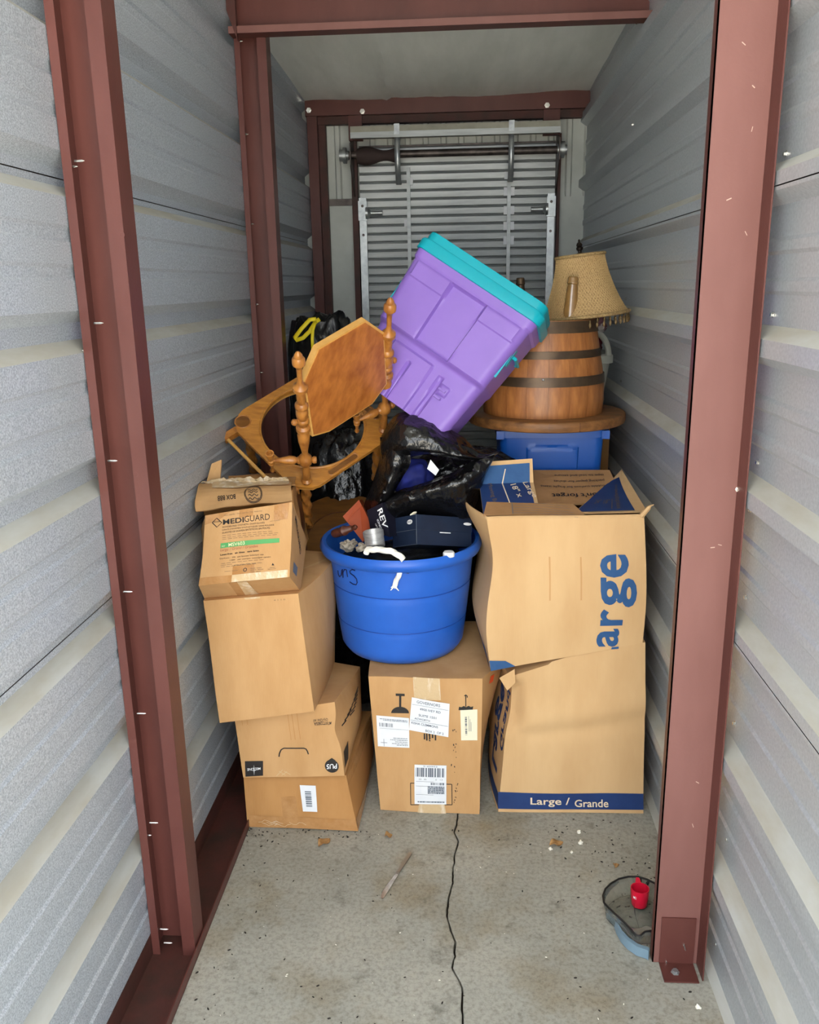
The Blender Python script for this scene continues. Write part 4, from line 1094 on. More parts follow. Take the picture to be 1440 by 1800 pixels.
# dark hair-tool carton
A = P(652, 935, 2.545); B = P(686, 944, 2.51); Cc = P(672, 884, 2.535); D_ = P(645, 897, 2.56)
nrm = (B - A).cross(D_ - A).normalized()
if nrm.y < 0: nrm = -nrm
rb_ = thing('appliance_carton', 'black carton with white lettering wedged behind the silver tin', 'box', A)
vs = [A, B, Cc, D_] + [p + nrm * .06 for p in (A, B, Cc, D_)]
mb = MB(); mb.add(vs, [(0, 1, 2, 3), (4, 7, 6, 5), (0, 4, 5, 1), (1, 5, 6, 2), (2, 6, 7, 3), (3, 7, 4, 0)]); mb.build('carton', M['blackcard'], rb_)
I = IV([(652, 935), (686, 944), (672, 884), (645, 897)]); S = quadface([A, B, Cc, D_])
mb = MB(); itext(mb, S, I, 'REV', (664, 897), (674, 928), (672, 892), .002, bold=.01); itext(mb, S, I, 'IONIC', (663, 914), (669, 930), (666, 912), .002, bold=.02); itext(mb, S, I, '1875', (660, 921), (664, 930), (662, 920), .002); mb.build('lettering', M['white'], rb_)
# another dark carton behind the shoe box
A = P(676, 930, 2.60); B = P(705, 922, 2.62); Cc = P(700, 902, 2.64); D_ = P(674, 905, 2.62)
nc = thing('dark_carton', 'dark carton with thin grey lettering between shoe box and black bag', 'box', A)
mb = MB(); vs = [A, B, Cc, D_] + [p + V((0, .05, -.01)) for p in (A, B, Cc, D_)]
mb.add(vs, [(0, 1, 2, 3), (4, 7, 6, 5), (0, 4, 5, 1), (1, 5, 6, 2), (2, 6, 7, 3), (3, 7, 4, 0)]); mb.build('carton', M['blackcard'], nc)
S = quadface([A, B, Cc, D_]); mb = MB(); put_text(mb, S, 'PZ', (.35, .35), (.5, -.1), (.05, .5), .002); mb.build('lettering', M['barink'], nc)
# silver tin
A = P(660, 962, 2.475); ax = (P(656, 934, 2.50) - A); hgt = ax.length; ax.normalize()
e1 = ax.cross(V((0, 1, 0))).normalized(); e2 = ax.cross(e1)
tn = thing('silver_tin', 'round silver metal tin tilted at the edge of the blue tub', 'tin', A)
MX = frame(A, e1, e2, ax); mb = MB(); mb.lathe([(.0001, 0), (.029, 0), (.031, .003), (.031, hgt - .004), (.0001, hgt - .004)], 28, MX); mb.build('body', M['tin'], tn, sharp=30)
mb = MB(); mb.lathe([(.0325, hgt - .016), (.0325, hgt), (.030, hgt + .002), (.028, hgt), (.0001, hgt - .001)], 28, MX); mb.build('lid', M['tin'], tn, sharp=30)
# turned dark wooden spindle
a_, b_ = P(588, 938, 2.60), P(627, 926, 2.52); d_ = (b_ - a_); L_ = d_.length
prof = [(.0001, 0), (.016, .0), (.018, .02), (.012, .03), (.019, .036), (.019, .046), (.010, .052), (.014, .056), (.008, .06), (.013, .064), (.007, .068), (.012, .072), (.005, .077), (.0085, .083), (.010, .089), (.007, .094), (.0001, .096)]
ez = d_.normalized(); e1 = ez.cross(V((0, 0, 1))).normalized()
mb = MB(); mb.lathe([(r_ * .85, z * L_ / .096) for r_, z in prof], 16, frame(a_, e1, ez.cross(e1), ez))
tag(mb.build('wooden_spindle', M['darkwood'], loc=a_), 'dark turned wooden spindle end poking out of the blue tub at left', 'spindle')
# scraps
for k, (px, py, y, s_, lab_) in enumerate(((614, 958, 2.52, .020, 'crumpled pale cloth scrap under the dark spindle in the blue tub'), (638, 962, 2.47, .016, 'small pale green cloth scrap beside the silver tin'), (789, 974, 2.44, .022, 'white bottle cap at the front rim inside the blue tub'))):
    o_ = P(px, py, y); mb = MB()
    if k < 2:
        bm = bmesh.new(); bmesh.ops.create_icosphere(bm, subdivisions=4, radius=s_)
        vs = [v.co * (1 + .75 * noise.noise(v.co * 95 + V((k * 9, 0, 0)))) for v in bm.verts]; vs = [V((v.x * 1.2, v.y, v.z * .8)) + o_ for v in vs]
        mb.add(vs, [tuple(q_.index for q_ in f_.verts) for f_ in bm.faces], 0, True); bm.free()
        tag(mb.build('cloth_scrap', M['rag'], loc=o_), lab_, 'cloth')
    else:
        mb.lathe([(.0001, -.006), (.018, -.006), (.018, .004), (.015, .008), (.0001, .009)], 20, Matrix.Translation(o_)); tag(mb.build('bottle_cap', M['white'], loc=o_), lab_, 'cap')
# dark filling that carries the small boxes
mb = MB()
def fillfn(a, b):
    t = a * 2 * PI; r_ = b * .222; p = V((r_ * math.cos(t), r_ * math.sin(t), .285 + .02 * noise.noise(V((math.cos(t) * b * 4, math.sin(t) * b * 4, 2))))); return TC + p
mb.grid(fillfn, 40, 10, wrap=True); o = mb.build('clothing_fill', M['bag2'], loc=TC); tag(o, 'dark clothing filling the blue tub beneath the small boxes', 'clothing')

# ------------------------------------------------------------------ rubbish bags
def ico(sub_): 
    bm = bmesh.new(); bmesh.ops.create_icosphere(bm, subdivisions=sub_, radius=1)
    vs = [v.co.copy() for v in bm.verts]; fs = [tuple(x.index for x in f_.verts) for f_ in bm.faces]; bm.free(); return vs, fs
def bagblob(mb, c, rad, seed, top=.35, fold=.07, crink=.03, sub_=6, flatb=.0, boxy=0):
    vs, fs = ico(sub_); out = []
    for v in vs:
        n_ = v.copy(); az = math.atan2(v.y, v.x)
        k = 1 + .14 * noise.noise(v * 1.6 + V((seed, 0, 0))) + crink * (1 - abs(noise.noise(v * 5 + V((seed, 3, 0)))) * 2) + .018 * (1 - abs(noise.noise(v * 12 + V((seed, 6, 0)))) * 2.2)
        k += fold * smooth((v.z - .1) / .9) * math.sin(az * 9 + seed + 2 * noise.noise(v * 2))
        q_ = min(4, max(1e-4, 1 - v.z * v.z) ** -boxy)
        p = V((v.x * q_ * rad[0], v.y * q_ * rad[1], v.z * rad[2])) * k
        if v.z > 0: p.x *= 1 - top * v.z ** 2; p.y *= 1 - top * v.z ** 2
        p += V(c)
        if p.z < flatb: p.z = flatb + (p.z - flatb) * .02
        out.append(p)
    mb.add(out, fs, 0, True)
def sheet(mb, ctrl, nu, nv, amp=.008, f_=16, seed=0):
    """bicubic sheet through a grid of control points, crumpled"""
    R_, K_ = len(ctrl), len(ctrl[0])
    def cr1(p, t):
        n_ = len(p) - 1; x = min(n_ - 1e-6, t * n_); i = int(x); t = x - i
        p0, p1, p2, p3 = p[max(i - 1, 0)], p[i], p[i + 1], p[min(i + 2, n_)]
        return .5 * ((2 * p1) + (p2 - p0) * t + (2 * p0 - 5 * p1 + 4 * p2 - p3) * t * t + (3 * p1 - p0 - 3 * p2 + p3) * t ** 3)
    def fn(a, b):
        p = cr1([cr1(row, a) for row in ctrl], b); q = V((a * 3, b * 3, seed))
        r_ = 1 - 2 * abs(noise.noise(p * f_ + V((0, 0, seed)))); r2 = 1 - 2 * abs(noise.noise(p * f_ * 2.6 + V((seed, 0, 0))))
        return p + V((.25, -.8, .5)) * (amp * r_ + amp * .45 * r2)
    mb.grid(fn, nu, nv)
def film(mb, name, m, root):
    o = mb.build(name, m, root, sharp=180); so = o.modifiers.new('film', 'SOLIDIFY'); so.thickness = .0012; return o
# open bag in the middle
g1 = thing('rubbish_bag', 'torn open black rubbish bag spilling over the blue tub under the purple tote', 'bag', (0, 2.74, .80))
mb = MB(); bagblob(mb, (.0, 2.76, .985), (.20, .10, .13), 2, top=.1, fold=.03); mb.build('bag_body', M['bag'], g1, sharp=180)
mb = MB(); sheet(mb, [[P(670, 768, 2.68), P(700, 728, 2.66), P(742, 734, 2.63), P(800, 762, 2.62), P(845, 795, 2.62), P(873, 796, 2.60)],
                      [P(668, 790, 2.62), P(700, 752, 2.56), P(745, 755, 2.55), P(800, 785, 2.55), P(842, 803, 2.57), P(876, 797, 2.59)],
                      [P(676, 815, 2.60), P(705, 790, 2.53), P(748, 790, 2.52), P(800, 802, 2.52), P(838, 806, 2.55), P(874, 799, 2.58)],
                      [P(700, 822, 2.62), P(722, 806, 2.58), P(752, 800, 2.57), P(795, 806, 2.57), P(830, 808, 2.58), P(868, 802, 2.60)]], 70, 40, .009, 17, 1)
film(mb, 'bag_film', M['bag'], g1)
mb = MB(); sheet(mb, [[P(668, 770, 2.66), P(690, 770, 2.58), P(715, 780, 2.56)], [P(668, 805, 2.63), P(690, 805, 2.54), P(722, 812, 2.56)], [P(655, 850, 2.63), P(682, 845, 2.54), P(708, 838, 2.57)],
                      [P(640, 890, 2.64), P(668, 880, 2.56), P(692, 866, 2.58)], [P(644, 915, 2.66), P(664, 908, 2.60), P(684, 890, 2.60)], [P(655, 925, 2.68), P(672, 922, 2.62), P(690, 905, 2.62)]], 34, 70, .008, 20, 4)
film(mb, 'bag_film', M['bag'], g1)
mb = MB(); sheet(mb, [[P(676, 876, 2.60), P(705, 862, 2.57), P(745, 850, 2.55), P(790, 834, 2.55), P(830, 812, 2.56), P(868, 800, 2.58)],
                      [P(672, 890, 2.56), P(706, 878, 2.53), P(748, 866, 2.51), P(795, 852, 2.50), P(835, 832, 2.52), P(868, 806, 2.57)],
                      [P(668, 908, 2.58), P(706, 900, 2.545), P(750, 895, 2.54), P(798, 885, 2.53), P(832, 862, 2.53), P(862, 816, 2.57)],
                      [P(664, 926, 2.62), P(706, 920, 2.60), P(750, 912, 2.60), P(796, 912, 2.60), P(828, 905, 2.58), P(852, 835, 2.60)]], 80, 44, .008, 17, 7)
film(mb, 'bag_film', M['bag'], g1)
cb = MB(); vs, fs = ico(5); o_ = P(722, 838, 2.66)
cb.add([V((v.x * .075, v.y * .06, v.z * .06)) * (1 + .18 * noise.noise(v * 2.4)) + o_ for v in vs], fs, 0, True)
tag(cb.build('blue_garment', M['navy'], loc=o_, sharp=180), 'royal blue garment showing through the torn black bag', 'clothing')
mb = MB(); tg = [P(751, 824, 2.585), P(766, 836, 2.575), P(772, 826, 2.58), P(757, 808, 2.59)]
mb.slab(tg, (0, -1, .3), .001); tag(mb.build('paper_tag', M['paper'], loc=tg[0]), 'small white paper tag in the mouth of the torn black bag', 'tag')
# bag beneath the oak stand
g2 = thing('rubbish_bag', 'black rubbish bag seen through the round hole of the oak stand', 'bag', (-.47, 3.14, 0))
mb = MB(); bagblob(mb, (-.45, 3.12, .52), (.19, .155, .56), 11, top=.10, fold=.025, flatb=.003, boxy=.22); mb.build('bag_body', M['bag'], g2, sharp=180)
g2b = thing('rubbish_bag', 'black rubbish bag sagging between the oak stand and the torn bag', 'bag', (-.06, 3.1, 0))
mb = MB(); bagblob(mb, (-.06, 3.10, .52), (.15, .18, .54), 17, top=.2, fold=.04, flatb=.003); mb.build('bag_body', M['bag2'], g2b, sharp=180)
# tied bag with yellow drawstring
g3 = thing('rubbish_bag', 'tied black rubbish bag with a yellow drawstring behind the oak panel', 'bag', (-.565, 3.5, 0))
tcx = V((-.56, 3.46, 1.2))
mb = MB(); bagblob(mb, (-.585, 3.54, .72), (.172, .15, .742), 23, top=.05, fold=.02, flatb=.003, boxy=.30); mb.build('bag_body', M['bag2'], g3, sharp=180)
yl = [(556, 561), (545, 562), (530, 578), (518, 594), (521, 598), (533, 594), (545, 582), (555, 566), (562, 561)]
def ribbon(pts, wd):
    mb = MB(); q_ = []
    for k, p in enumerate(pts):
        d_ = (pts[min(k + 1, len(pts) - 1)] - pts[max(k - 1, 0)]).normalized(); n_ = d_.cross(V((.1, -1, .3))).normalized()
        q_ += [p + n_ * wd, p - n_ * wd]
    mb.add(q_, [(2 * k, 2 * k + 1, 2 * k + 3, 2 * k + 2) for k in range(len(pts) - 1)], 0, True); o = mb.build('drawstring', M['yellow'], g3, sharp=180)
    so = o.modifiers.new('film', 'SOLIDIFY'); so.thickness = .002
ribbon([P(a, b, 3.345 + .003 * k) for k, (a, b) in enumerate(yl)], .008)
ribbon([P(555, 565, 3.36), P(550, 580, 3.345), P(549, 596, 3.335), P(550, 614, 3.33)], .006)

# ------------------------------------------------------------------ oak wash stand, tipped toward us
WO = V((-.510, 2.5595, .9900)); WM = Matrix(((.7047, -.7002, .1142), (.5865, .4844, -.6491), (.3992, .5244, .7521))).to_4x4(); WM.translation = WO
WW, WD, WH = .4135, .4092, .585
ws = thing('wash_stand', 'tipped oak wash stand with round basin hole and swinging panel between turned posts', 'stand', WM @ V((WW / 2, WD / 2, -.36)))
# octagonal top with a round hole
def octa(mg, ch):
    return [(ch, -mg), (WW - ch, -mg), (WW + mg, ch), (WW + mg, WD - ch), (WW - ch, WD + mg), (ch, WD + mg), (-mg, WD - ch), (-mg, ch)]
def top_mesh(mb, z0, z1, mg, ch, hr):
    oc = octa(mg, ch); cx, cy = WW / 2, WD / 2; n_ = 64; ring = []; outer = []
    per = [V((x, y, 0)) for x, y in oc]
    for k in range(n_):
        t = 2 * PI * k / n_; d_ = V((math.cos(t), math.sin(t), 0)); best = 9
        for a, b in zip(per, per[1:] + per[:1]):
            e = b - a; den = d_.x * e.y - d_.y * e.x
            if abs(den) < 1e-9: continue
            ac = a - V((cx, cy, 0)); s_ = (ac.x * e.y - ac.y * e.x) / den; u_ = (ac.x * d_.y - ac.y * d_.x) / den
            if s_ > 0 and -.001 <= u_ <= 1.001: best = min(best, s_)
        ring.append(V((cx, cy, 0)) + d_ * hr); outer.append(V((cx, cy, 0)) + d_ * best)
    vs = [WM @ V((p.x, p.y, z)) for z in (z1, z0) for lst in (ring, outer) for p in lst]; fs = []
    for k in range(n_):
        a, b = k, (k + 1) % n_
        fs += [(a, n_ + a, n_ + b, b), (2 * n_ + a, 2 * n_ + b, 3 * n_ + b, 3 * n_ + a), (n_ + a, 3 * n_ + a, 3 * n_ + b, n_ + b), (a, b, 2 * n_ + b, 2 * n_ + a)]
    mb.add(vs, fs)
HR = .171
mb = MB(); top_mesh(mb, -.012, .0, .0, .055, HR); mb.build('top', M['oak'], ws)
mb = MB(); top_mesh(mb, -.026, -.012, -.010, .055, HR + .004); mb.build('top_moulding', M['oak_pale'], ws)
mb = MB()
for k in range(65):
    pass
mb.tube([WM @ V((WW / 2 + (HR + .006) * math.cos(2 * PI * k / 64), WD / 2 + (HR + .006) * math.sin(2 * PI * k / 64), .0005)) for k in range(65)], .003, 6); mb.build('basin_rim', M['oak'], ws)
for (u, v) in ((.040, WD - .042), (WW - .040, WD - .042)):
    pts = [WM @ V((u + .026 * math.cos(2 * PI * k / 28), v + .026 * math.sin(2 * PI * k / 28), .0006)) for k in range(29)]
    mb = MB(); mb.tube(pts, .0022, 6); mb.build('cup_ring', M['oak_turn'], ws)
    mb = MB(); mb.lathe([(.0001, .0004), (.024, .0006), (.026, .001)], 24, WM @ Matrix.Translation((u, v, 0))); mb.build('cup_recess', M['oak_shelf'], ws)
for (u0, v0, u1, v1, sw) in ((.13, .016, .23, .016, .011), (WW - .018, .10, WW - .018, .17, .012)):
    pts = []
    for k in range(29):
        t = 2 * PI * k / 28; cx_, cy_ = ((u1, v1) if math.cos(t) > 0 else (u0, v0)) if abs(u1 - u0) > abs(v1 - v0) else ((u1, v1) if math.sin(t) > 0 else (u0, v0))
        pts.append(WM @ V((cx_ + sw * math.cos(t), cy_ + sw * math.sin(t), .0008)))
    mb = MB(); mb.tube(pts, .0022, 6); ring_ = mb.build('soap_tray', M['oak_turn'], ws)
    mb = MB(); mb.add([WM @ V((0, 0, 0)) * 0 + p for p in pts[:-1]], [tuple(range(28))]); mb.build('tray_floor', M['oak_shelf'], ws, ring_)
# towel bar on the left side
for v in (.045, WD - .05):
    mb = MB(); mb.box(-.045, .012, v - .012, v + .012, -.03, -.006, M=WM); mb.build('bar_bracket', M['oak_turn'], ws)
mb = MB(); mb.tube([WM @ V((-.036, .045, -.016)), WM @ V((-.036, WD - .05, -.016))], .006, 10); mb.build('towel_bar', M['oak_pale'], ws)
# turned posts with finials
PP = [(.0095, 0), (.014, .004), (.016, .014), (.011, .022), (.013, .03), (.0125, .07), (.0115, .098), (.016, .104), (.0185, .112), (.0185, .130), (.016, .138), (.0105, .150), (.0115, .17), (.016, .215), (.017, .245), (.0125, .262),
      (.0185, .27), (.0185, .283), (.0135, .29), (.014, .302), (.0165, .306), (.0165, .316), (.014, .32), (.0165, .336), (.0165, .355), (.0135, .365), (.0175, .372), (.0175, .382), (.0125, .39), (.0135, .42), (.0125, .438), (.0185, .446), (.0185, .458), (.012, .468), (.0095, .485),
      (.010, .53), (.012, .545), (.0165, .55), (.0165, .565), (.012, .574), (.0125, .58), (.0095, .59), (.0001, .596)]
ZS = WH / .596
for u in (.045, WW - .042):
    PM = WM @ Matrix.Translation((u, .035, 0)); o = MB().lathe([(max(.0001, r_ + (r_ - .0135) * .55) if r_ > .001 else r_, z * ZS) for r_, z in PP], 18, PM).build('post', M['oak_turn'], ws, sharp=45)
    s = -1 if u < .2 else 1
    mb = MB(); kp = WM @ V((u + s * .012, .035, .325 * ZS)); ke = WM @ V((u + s * .032, .035, .325 * ZS)); ax_ = (ke - kp).normalized(); e1 = ax_.cross(V((0, 0, 1))).normalized()
    mb.lathe([(.004, 0), (.005, .008), (.010, .013), (.0105, .019), (.006, .025), (.0001, .026)], 14, frame(kp, e1, ax_.cross(e1), ax_)); mb.build('pivot_knob', M['oak_turn'], ws, o)
    # candle arm pointing forward and outward-left
    dirv = (V((-.62, .50, .0)) if s < 0 else V((-.9, .15, .0))).normalized()
    a_ = V((u, .035, .120 * ZS)); b_ = a_ + dirv * .105
    pa, pb = WM @ a_, WM @ b_; ax_ = (pb - pa).normalized(); e1 = ax_.cross(V((0, 0, 1))).normalized()
    MA = frame(pa - ax_ * .03, e1, ax_.cross(e1), ax_)
    mb = MB(); mb.lathe([(.0001, -.006), (.010, -.004), (.012, .004), (.008, .010), (.012, .014), (.013, .05), (.009, .056), (.013, .064), (.0145, .078), (.009, .105), (.004, .134), (.0001, .135)], 14, MA); arm = mb.build('candle_arm', M['oak_turn'], ws)
    up_ = (WM.to_3x3() @ V((-.05, -.02, 1))).normalized(); e1 = up_.cross(V((0, 1, 0))).normalized()
    MC = frame(pb - up_ * .055, e1, up_.cross(e1), up_)
    mb = MB(); mb.lathe([(.0001, -.004), (.006, -.003), (.008, .004), (.0045, .012), (.006, .03), (.010, .04), (.007, .046), (.011, .05), (.011, .056), (.008, .06), (.010, .07), (.013, .082), (.0135, .094), (.010, .094), (.009, .078), (.0001, .078)], 14, MC); mb.build('candle_cup', M['oak_turn'], ws, arm)
# octagonal panel between the posts
def panel_mesh(mb, x0, x1, z0, z1, ch, cz, y0, y1):
    pts = [(x0 + ch, z0), (x1 - ch, z0), (x1, z0 + cz * .55), (x1, z1 - cz), (x1 - ch, z1), (x0 + ch, z1), (x0, z1 - cz), (x0, z0 + cz * .3)]
    vs = [V((x, y, z)) for y in (y0, y1) for x, z in pts]; n_ = 8
    fs = [tuple(range(8)), tuple(range(15, 7, -1))] + [(k, 8 + k, 8 + (k + 1) % 8, (k + 1) % 8) for k in range(8)]
    mb.add([PMx @ v for v in vs], fs)
PMx = WM @ Matrix.Translation((0, .035, .325 * ZS)) @ Matrix.Rotation(math.radians(-7), 4, 'X') @ Matrix.Translation((0, 0, -.325 * ZS))
mb = MB(); panel_mesh(mb, .060, WW - .056, .215, .535, .062, .078, -.012, .008); mb.build('panel_frame', M['oak_pale'], ws)
mb = MB(); panel_mesh(mb, .066, WW - .062, .221, .529, .060, .076, -.0145, -.011); mb.build('panel', M['panel'], ws)
# spiral legs and the shelf between them
for (u, v) in ((.05, .05), (WW - .05, .05), (.05, WD - .05), (WW - .05, WD - .05)):
    pts = [WM @ V((u, v, -.026 - .25 * k / 60)) for k in range(61)]
    mb = MB(); mb.tube(pts, .015, 14, 0, True, (.22, 2, .42)); mb.build('leg', M['oak_turn'], ws)
# round oak board below the stand
c_ = P(600, 950, 2.84); nz = V((.02, -.62, .78)).normalized(); e1 = nz.cross(V((0, 1, 0))).normalized()
MX = frame(c_, e1, nz.cross(e1), nz)
rb2 = thing('round_oak_board', 'round brown oak board with an incised ring, leaning behind the blue tub', 'board', c_)
mb = MB(); mb.lathe([(.0001, -.02), (.20, -.02), (.208, -.014), (.208, -.003), (.203, 0), (.0001, 0)], 48, MX); mb.build('board', M['oak_shelf'], rb2, sharp=40)
mb = MB(); mb.tube([MX @ V((.125 * math.cos(2 * PI * k / 48), .125 * math.sin(2 * PI * k / 48), .0002)) for k in range(49)], .0016, 6); mb.build('incised_ring', M['darkwood'], rb2)

# ------------------------------------------------------------------ storage totes
def rrect(hw, hd, r_, n_=10):
    pts = []
    for k, (sx, sy) in enumerate(((-1, -1), (1, -1), (1, 1), (-1, 1))):
        cx, cy = sx * (hw - r_), sy * (hd - r_); a0 = (PI, 1.5 * PI, 0, .5 * PI)[k]
        for i in range(n_ + 1): pts.append((cx + r_ * math.cos(a0 + i / n_ * PI / 2), cy + r_ * math.sin(a0 + i / n_ * PI / 2)))
    return pts
def loft(mb, secs, M_, inset=None, nf=40, mi=0):
    """secs: (hw, hd, r, z); the front side is resampled so that panels can be pressed into it"""
    rings = []
    for hw, hd, r_, z in secs:
        base = rrect(hw, hd, r_); a, b = base[10], base[11]
        ring = base[:11] + [(lerp(a[0], b[0], k / nf), a[1]) for k in range(1, nf)] + base[11:]
        rings.append([V((x, y, z)) for x, y in ring])
    n_ = len(rings[0])
    for ring in rings:
        if inset:
            for p in ring:
                if p.y < 0: p.y += inset(p.x, p.z) * (1 if abs(p.y) > .05 else 0)
    vs = [M_ @ p for r_ in rings for p in r_]; fs = []
    for j in range(len(rings) - 1):
        for i in range(n_):
            fs.append((j * n_ + i, j * n_ + (i + 1) % n_, (j + 1) * n_ + (i + 1) % n_, (j + 1) * n_ + i))
    fs.append(tuple(range(n_ - 1, -1, -1))); fs.append(tuple((len(rings) - 1) * n_ + i for i in range(n_)))
    mb.add(vs, fs, mi, True)
# purple tote, balanced on the bag and tilted to the right
S_ = 2.52 / 1.0
tl, tr = P(733, 428, 2.73), P(946, 569, 2.60)
W_ = (tr - tl).length; exv = (tr - tl).normalized(); dep = V((-.02, .964, -.20)).normalized(); dep = (dep - exv * dep.dot(exv)).normalized()
upv = exv.cross(dep) * -1
if upv.z < 0: upv = -upv
upv = dep.cross(exv) if dep.cross(exv).z > 0 else exv.cross(dep)
HT, DP = .440, .235
org = (tl + tr) / 2 + dep * DP / 2 - upv * HT
MP = frame(org, exv, dep, upv)
pt = thing('purple_tote', 'purple plastic storage tote with teal lid balanced at a steep tilt', 'tote', org)
hw = W_ / 2
def press(x, z):
    d_ = 0
    t = z / HT
    step = smooth((t - .42) / .035)
    d_ += .016 * (1 - step)
    if t > .42:
        e_ = lambda q_, a, b: smooth((q_ - a) / .004) * (1 - smooth((q_ - b) / .004))
        d_ += .014 * e_(x, -.066, .062) * (1 - smooth((t - .905) / .012)) * smooth((t - .44) / .02)
        d_ += -.004 * (1 - smooth((t - .905) / .012)) * smooth((t - .79) / .004) * (1 - e_(x, -.066, .062)) * (1 if abs(x) < hw * .85 else 0)
    else:
        e_ = lambda q_, a, b: smooth((q_ - a) / .006) * (1 - smooth((q_ - b) / .006))
        d_ += -.008 * e_(x, -.12, .03) * (1 - smooth((t - .36) / .02)) + .010 * e_(x, -.045, -.036) * (1 - smooth((t - .29) / .02)) + .008 * e_(x, .062, .078) * (1 - smooth((t - .33) / .02)) - .006 * e_(x, .085, .115) * e_(z, .10, .13)
    return d_
secs = []
NZ = 110
for k in range(NZ + 1):
    t = k / NZ; z = t * HT
    wsc = lerp(.76, .965, t) if t < .42 else lerp(.885, .965, (t - .42) / .58)
    wsc = lerp(.80, .87, t / .42) + .02 * smooth((t - .40) / .05) if t < .47 else lerp(.895, .965, (t - .47) / .53)
    if t > .92: wsc += .022 * smooth((t - .92) / .015)
    dsc = wsc
    secs.append((hw * wsc, DP / 2 * dsc, .030, z))
mb = MB(); loft(mb, secs, MP, press, 70); body = mb.build('body', M['purple'], pt, sharp=28)
mb = MB(); loft(mb, [(hw * .985, DP / 2 * .985, .034, HT - .004), (hw * 1.02, DP / 2 * 1.02, .036, HT - .002), (hw * 1.025, DP / 2 * 1.025, .036, HT + .026), (hw * 1.01, DP / 2 * 1.01, .036, HT + .032), (hw * .985, DP / 2 * .985, .036, HT + .032),
                     (hw * .975, DP / 2 * .975, .036, HT + .034), (hw * .975, DP / 2 * .975, .036, HT + .052), (hw * .965, DP / 2 * .965, .034, HT + .060), (hw * .93, DP / 2 * .93, .03, HT + .061)], MP, None, 6); mb.build('lid', M['teal'], pt, sharp=30)
for s in (-1, 1):
    mb = MB(); hwz = hw * .955
    mb.tube([MP @ V((s * (hwz - .012), -.055, HT * .74)), MP @ V((s * (hwz + .004), -.05, HT * .74)), MP @ V((s * (hwz + .004), .05, HT * .74)), MP @ V((s * (hwz - .012), .055, HT * .74))], .006, 8); h_ = mb.build('handle', M['teal'], pt)
    mb = MB(); mb.box(min(s * (hwz - .02), s * (hwz - .004)), max(s * (hwz - .02), s * (hwz - .004)), -.070, -.045, HT * .66, HT * .82, M=MP); mb.build('latch', M['teal'], pt)
    mb = MB(); mb.box(min(s * (hw * .925 - .02), s * (hw * .925 + .001)), max(s * (hw * .925 - .02), s * (hw * .925 + .001)), -.085, -.078, HT * .55, HT * .80, M=MP); mb.build('latch', M['teal'], pt)
mb = MB()
mb.box(.088, .112, -DP / 2 * .80 - .002, -DP / 2 * .80 + .02, HT * .20, HT * .215, M=MP); mb.box(.088, .112, -DP / 2 * .80 - .002, -DP / 2 * .80 + .02, HT * .26, HT * .275, M=MP); mb.build('moulded_clip', M['purple'], pt)

# blue tote carrying the round table top
tb0, tb1 = P(879, 750, 2.86), P(1064, 750, 2.86); bx0, bx1 = tb0.x, min(tb1.x, .50); ztop = 1.150; zb0 = .70
bt = thing('blue_tote', 'royal blue rectangular storage tote under the round table top', 'tote', ((bx0 + bx1) / 2, 3.05, zb0))
hw2 = (bx1 - bx0) / 2; hd2 = .20; MBt = Matrix.Translation(((bx0 + bx1) / 2, 2.86 + hd2, zb0)); HB = ztop - zb0
def press2(x, z):
    e_ = lambda q_, a, b: smooth((q_ - a) / .005) * (1 - smooth((q_ - b) / .005))
    return -.008 * e_(x, -.085, .085) * (1 - smooth((z - .385 + .5 * x * x) / .008))
mb = MB(); loft(mb, [(hw2 * lerp(.90, 1, k / 50), hd2 * lerp(.90, 1, k / 50), .03, (HB - .02) * k / 50) for k in range(51)], MBt, press2, 60); mb.build('body', M['tote'], bt, sharp=28)
mb = MB(); loft(mb, [(hw2 * 1.0, hd2, .03, HB - .03), (hw2 + .012, hd2 + .012, .034, HB - .028), (hw2 + .012, hd2 + .012, .034, HB)], MBt, None, 6); mb.build('rim', M['tote'], bt, sharp=30)
for s in (-1, 1):
    mb = MB(); mb.box(s * hw2 - .012, s * hw2 + .014, -hd2 - .016, -hd2 + .02, HB - .032, HB - .004, M=MBt); mb.build('rim_tab', M['tote'], bt)
# cartons hidden behind that carry the upper things
def plain(name, label, x0, x1, y0, y1, z0, z1, m='carton_b', seed=0):
    F_ = [V((x0, y0, z0)), V((x1, y0, z0)), V((x1, y0, z1)), V((x0, y0, z1))]; B_ = [V((x0, y1, z0)), V((x1, y1, z0)), V((x1, y1, z1)), V((x0, y1, z1))]
    hx = Hexa(F_, B_, (.004, .004, .004, 0), .002, 5, seed); r_ = thing(name, label, 'box', ((x0 + x1) / 2, (y0 + y1) / 2, z0), 'cardboard boxes in the unit')
    hx.mesh(n=6).build('carton', M[m], r_, merge=True)
    mb = MB(); put_quad(mb, hx.face('top'), rect(0, 1, .45, .55), .001, 2); mb.build('tape', M['tape'], r_); return r_
plain('cardboard_box', 'plain cardboard box underneath the royal blue tote', .09, .52, 2.88, 3.30, .002, .698, seed=31)
plain('cardboard_box', 'tall plain cardboard box underneath the grey laundry basket', .15, .565, 3.32, 3.72, .002, 1.12, seed=32)

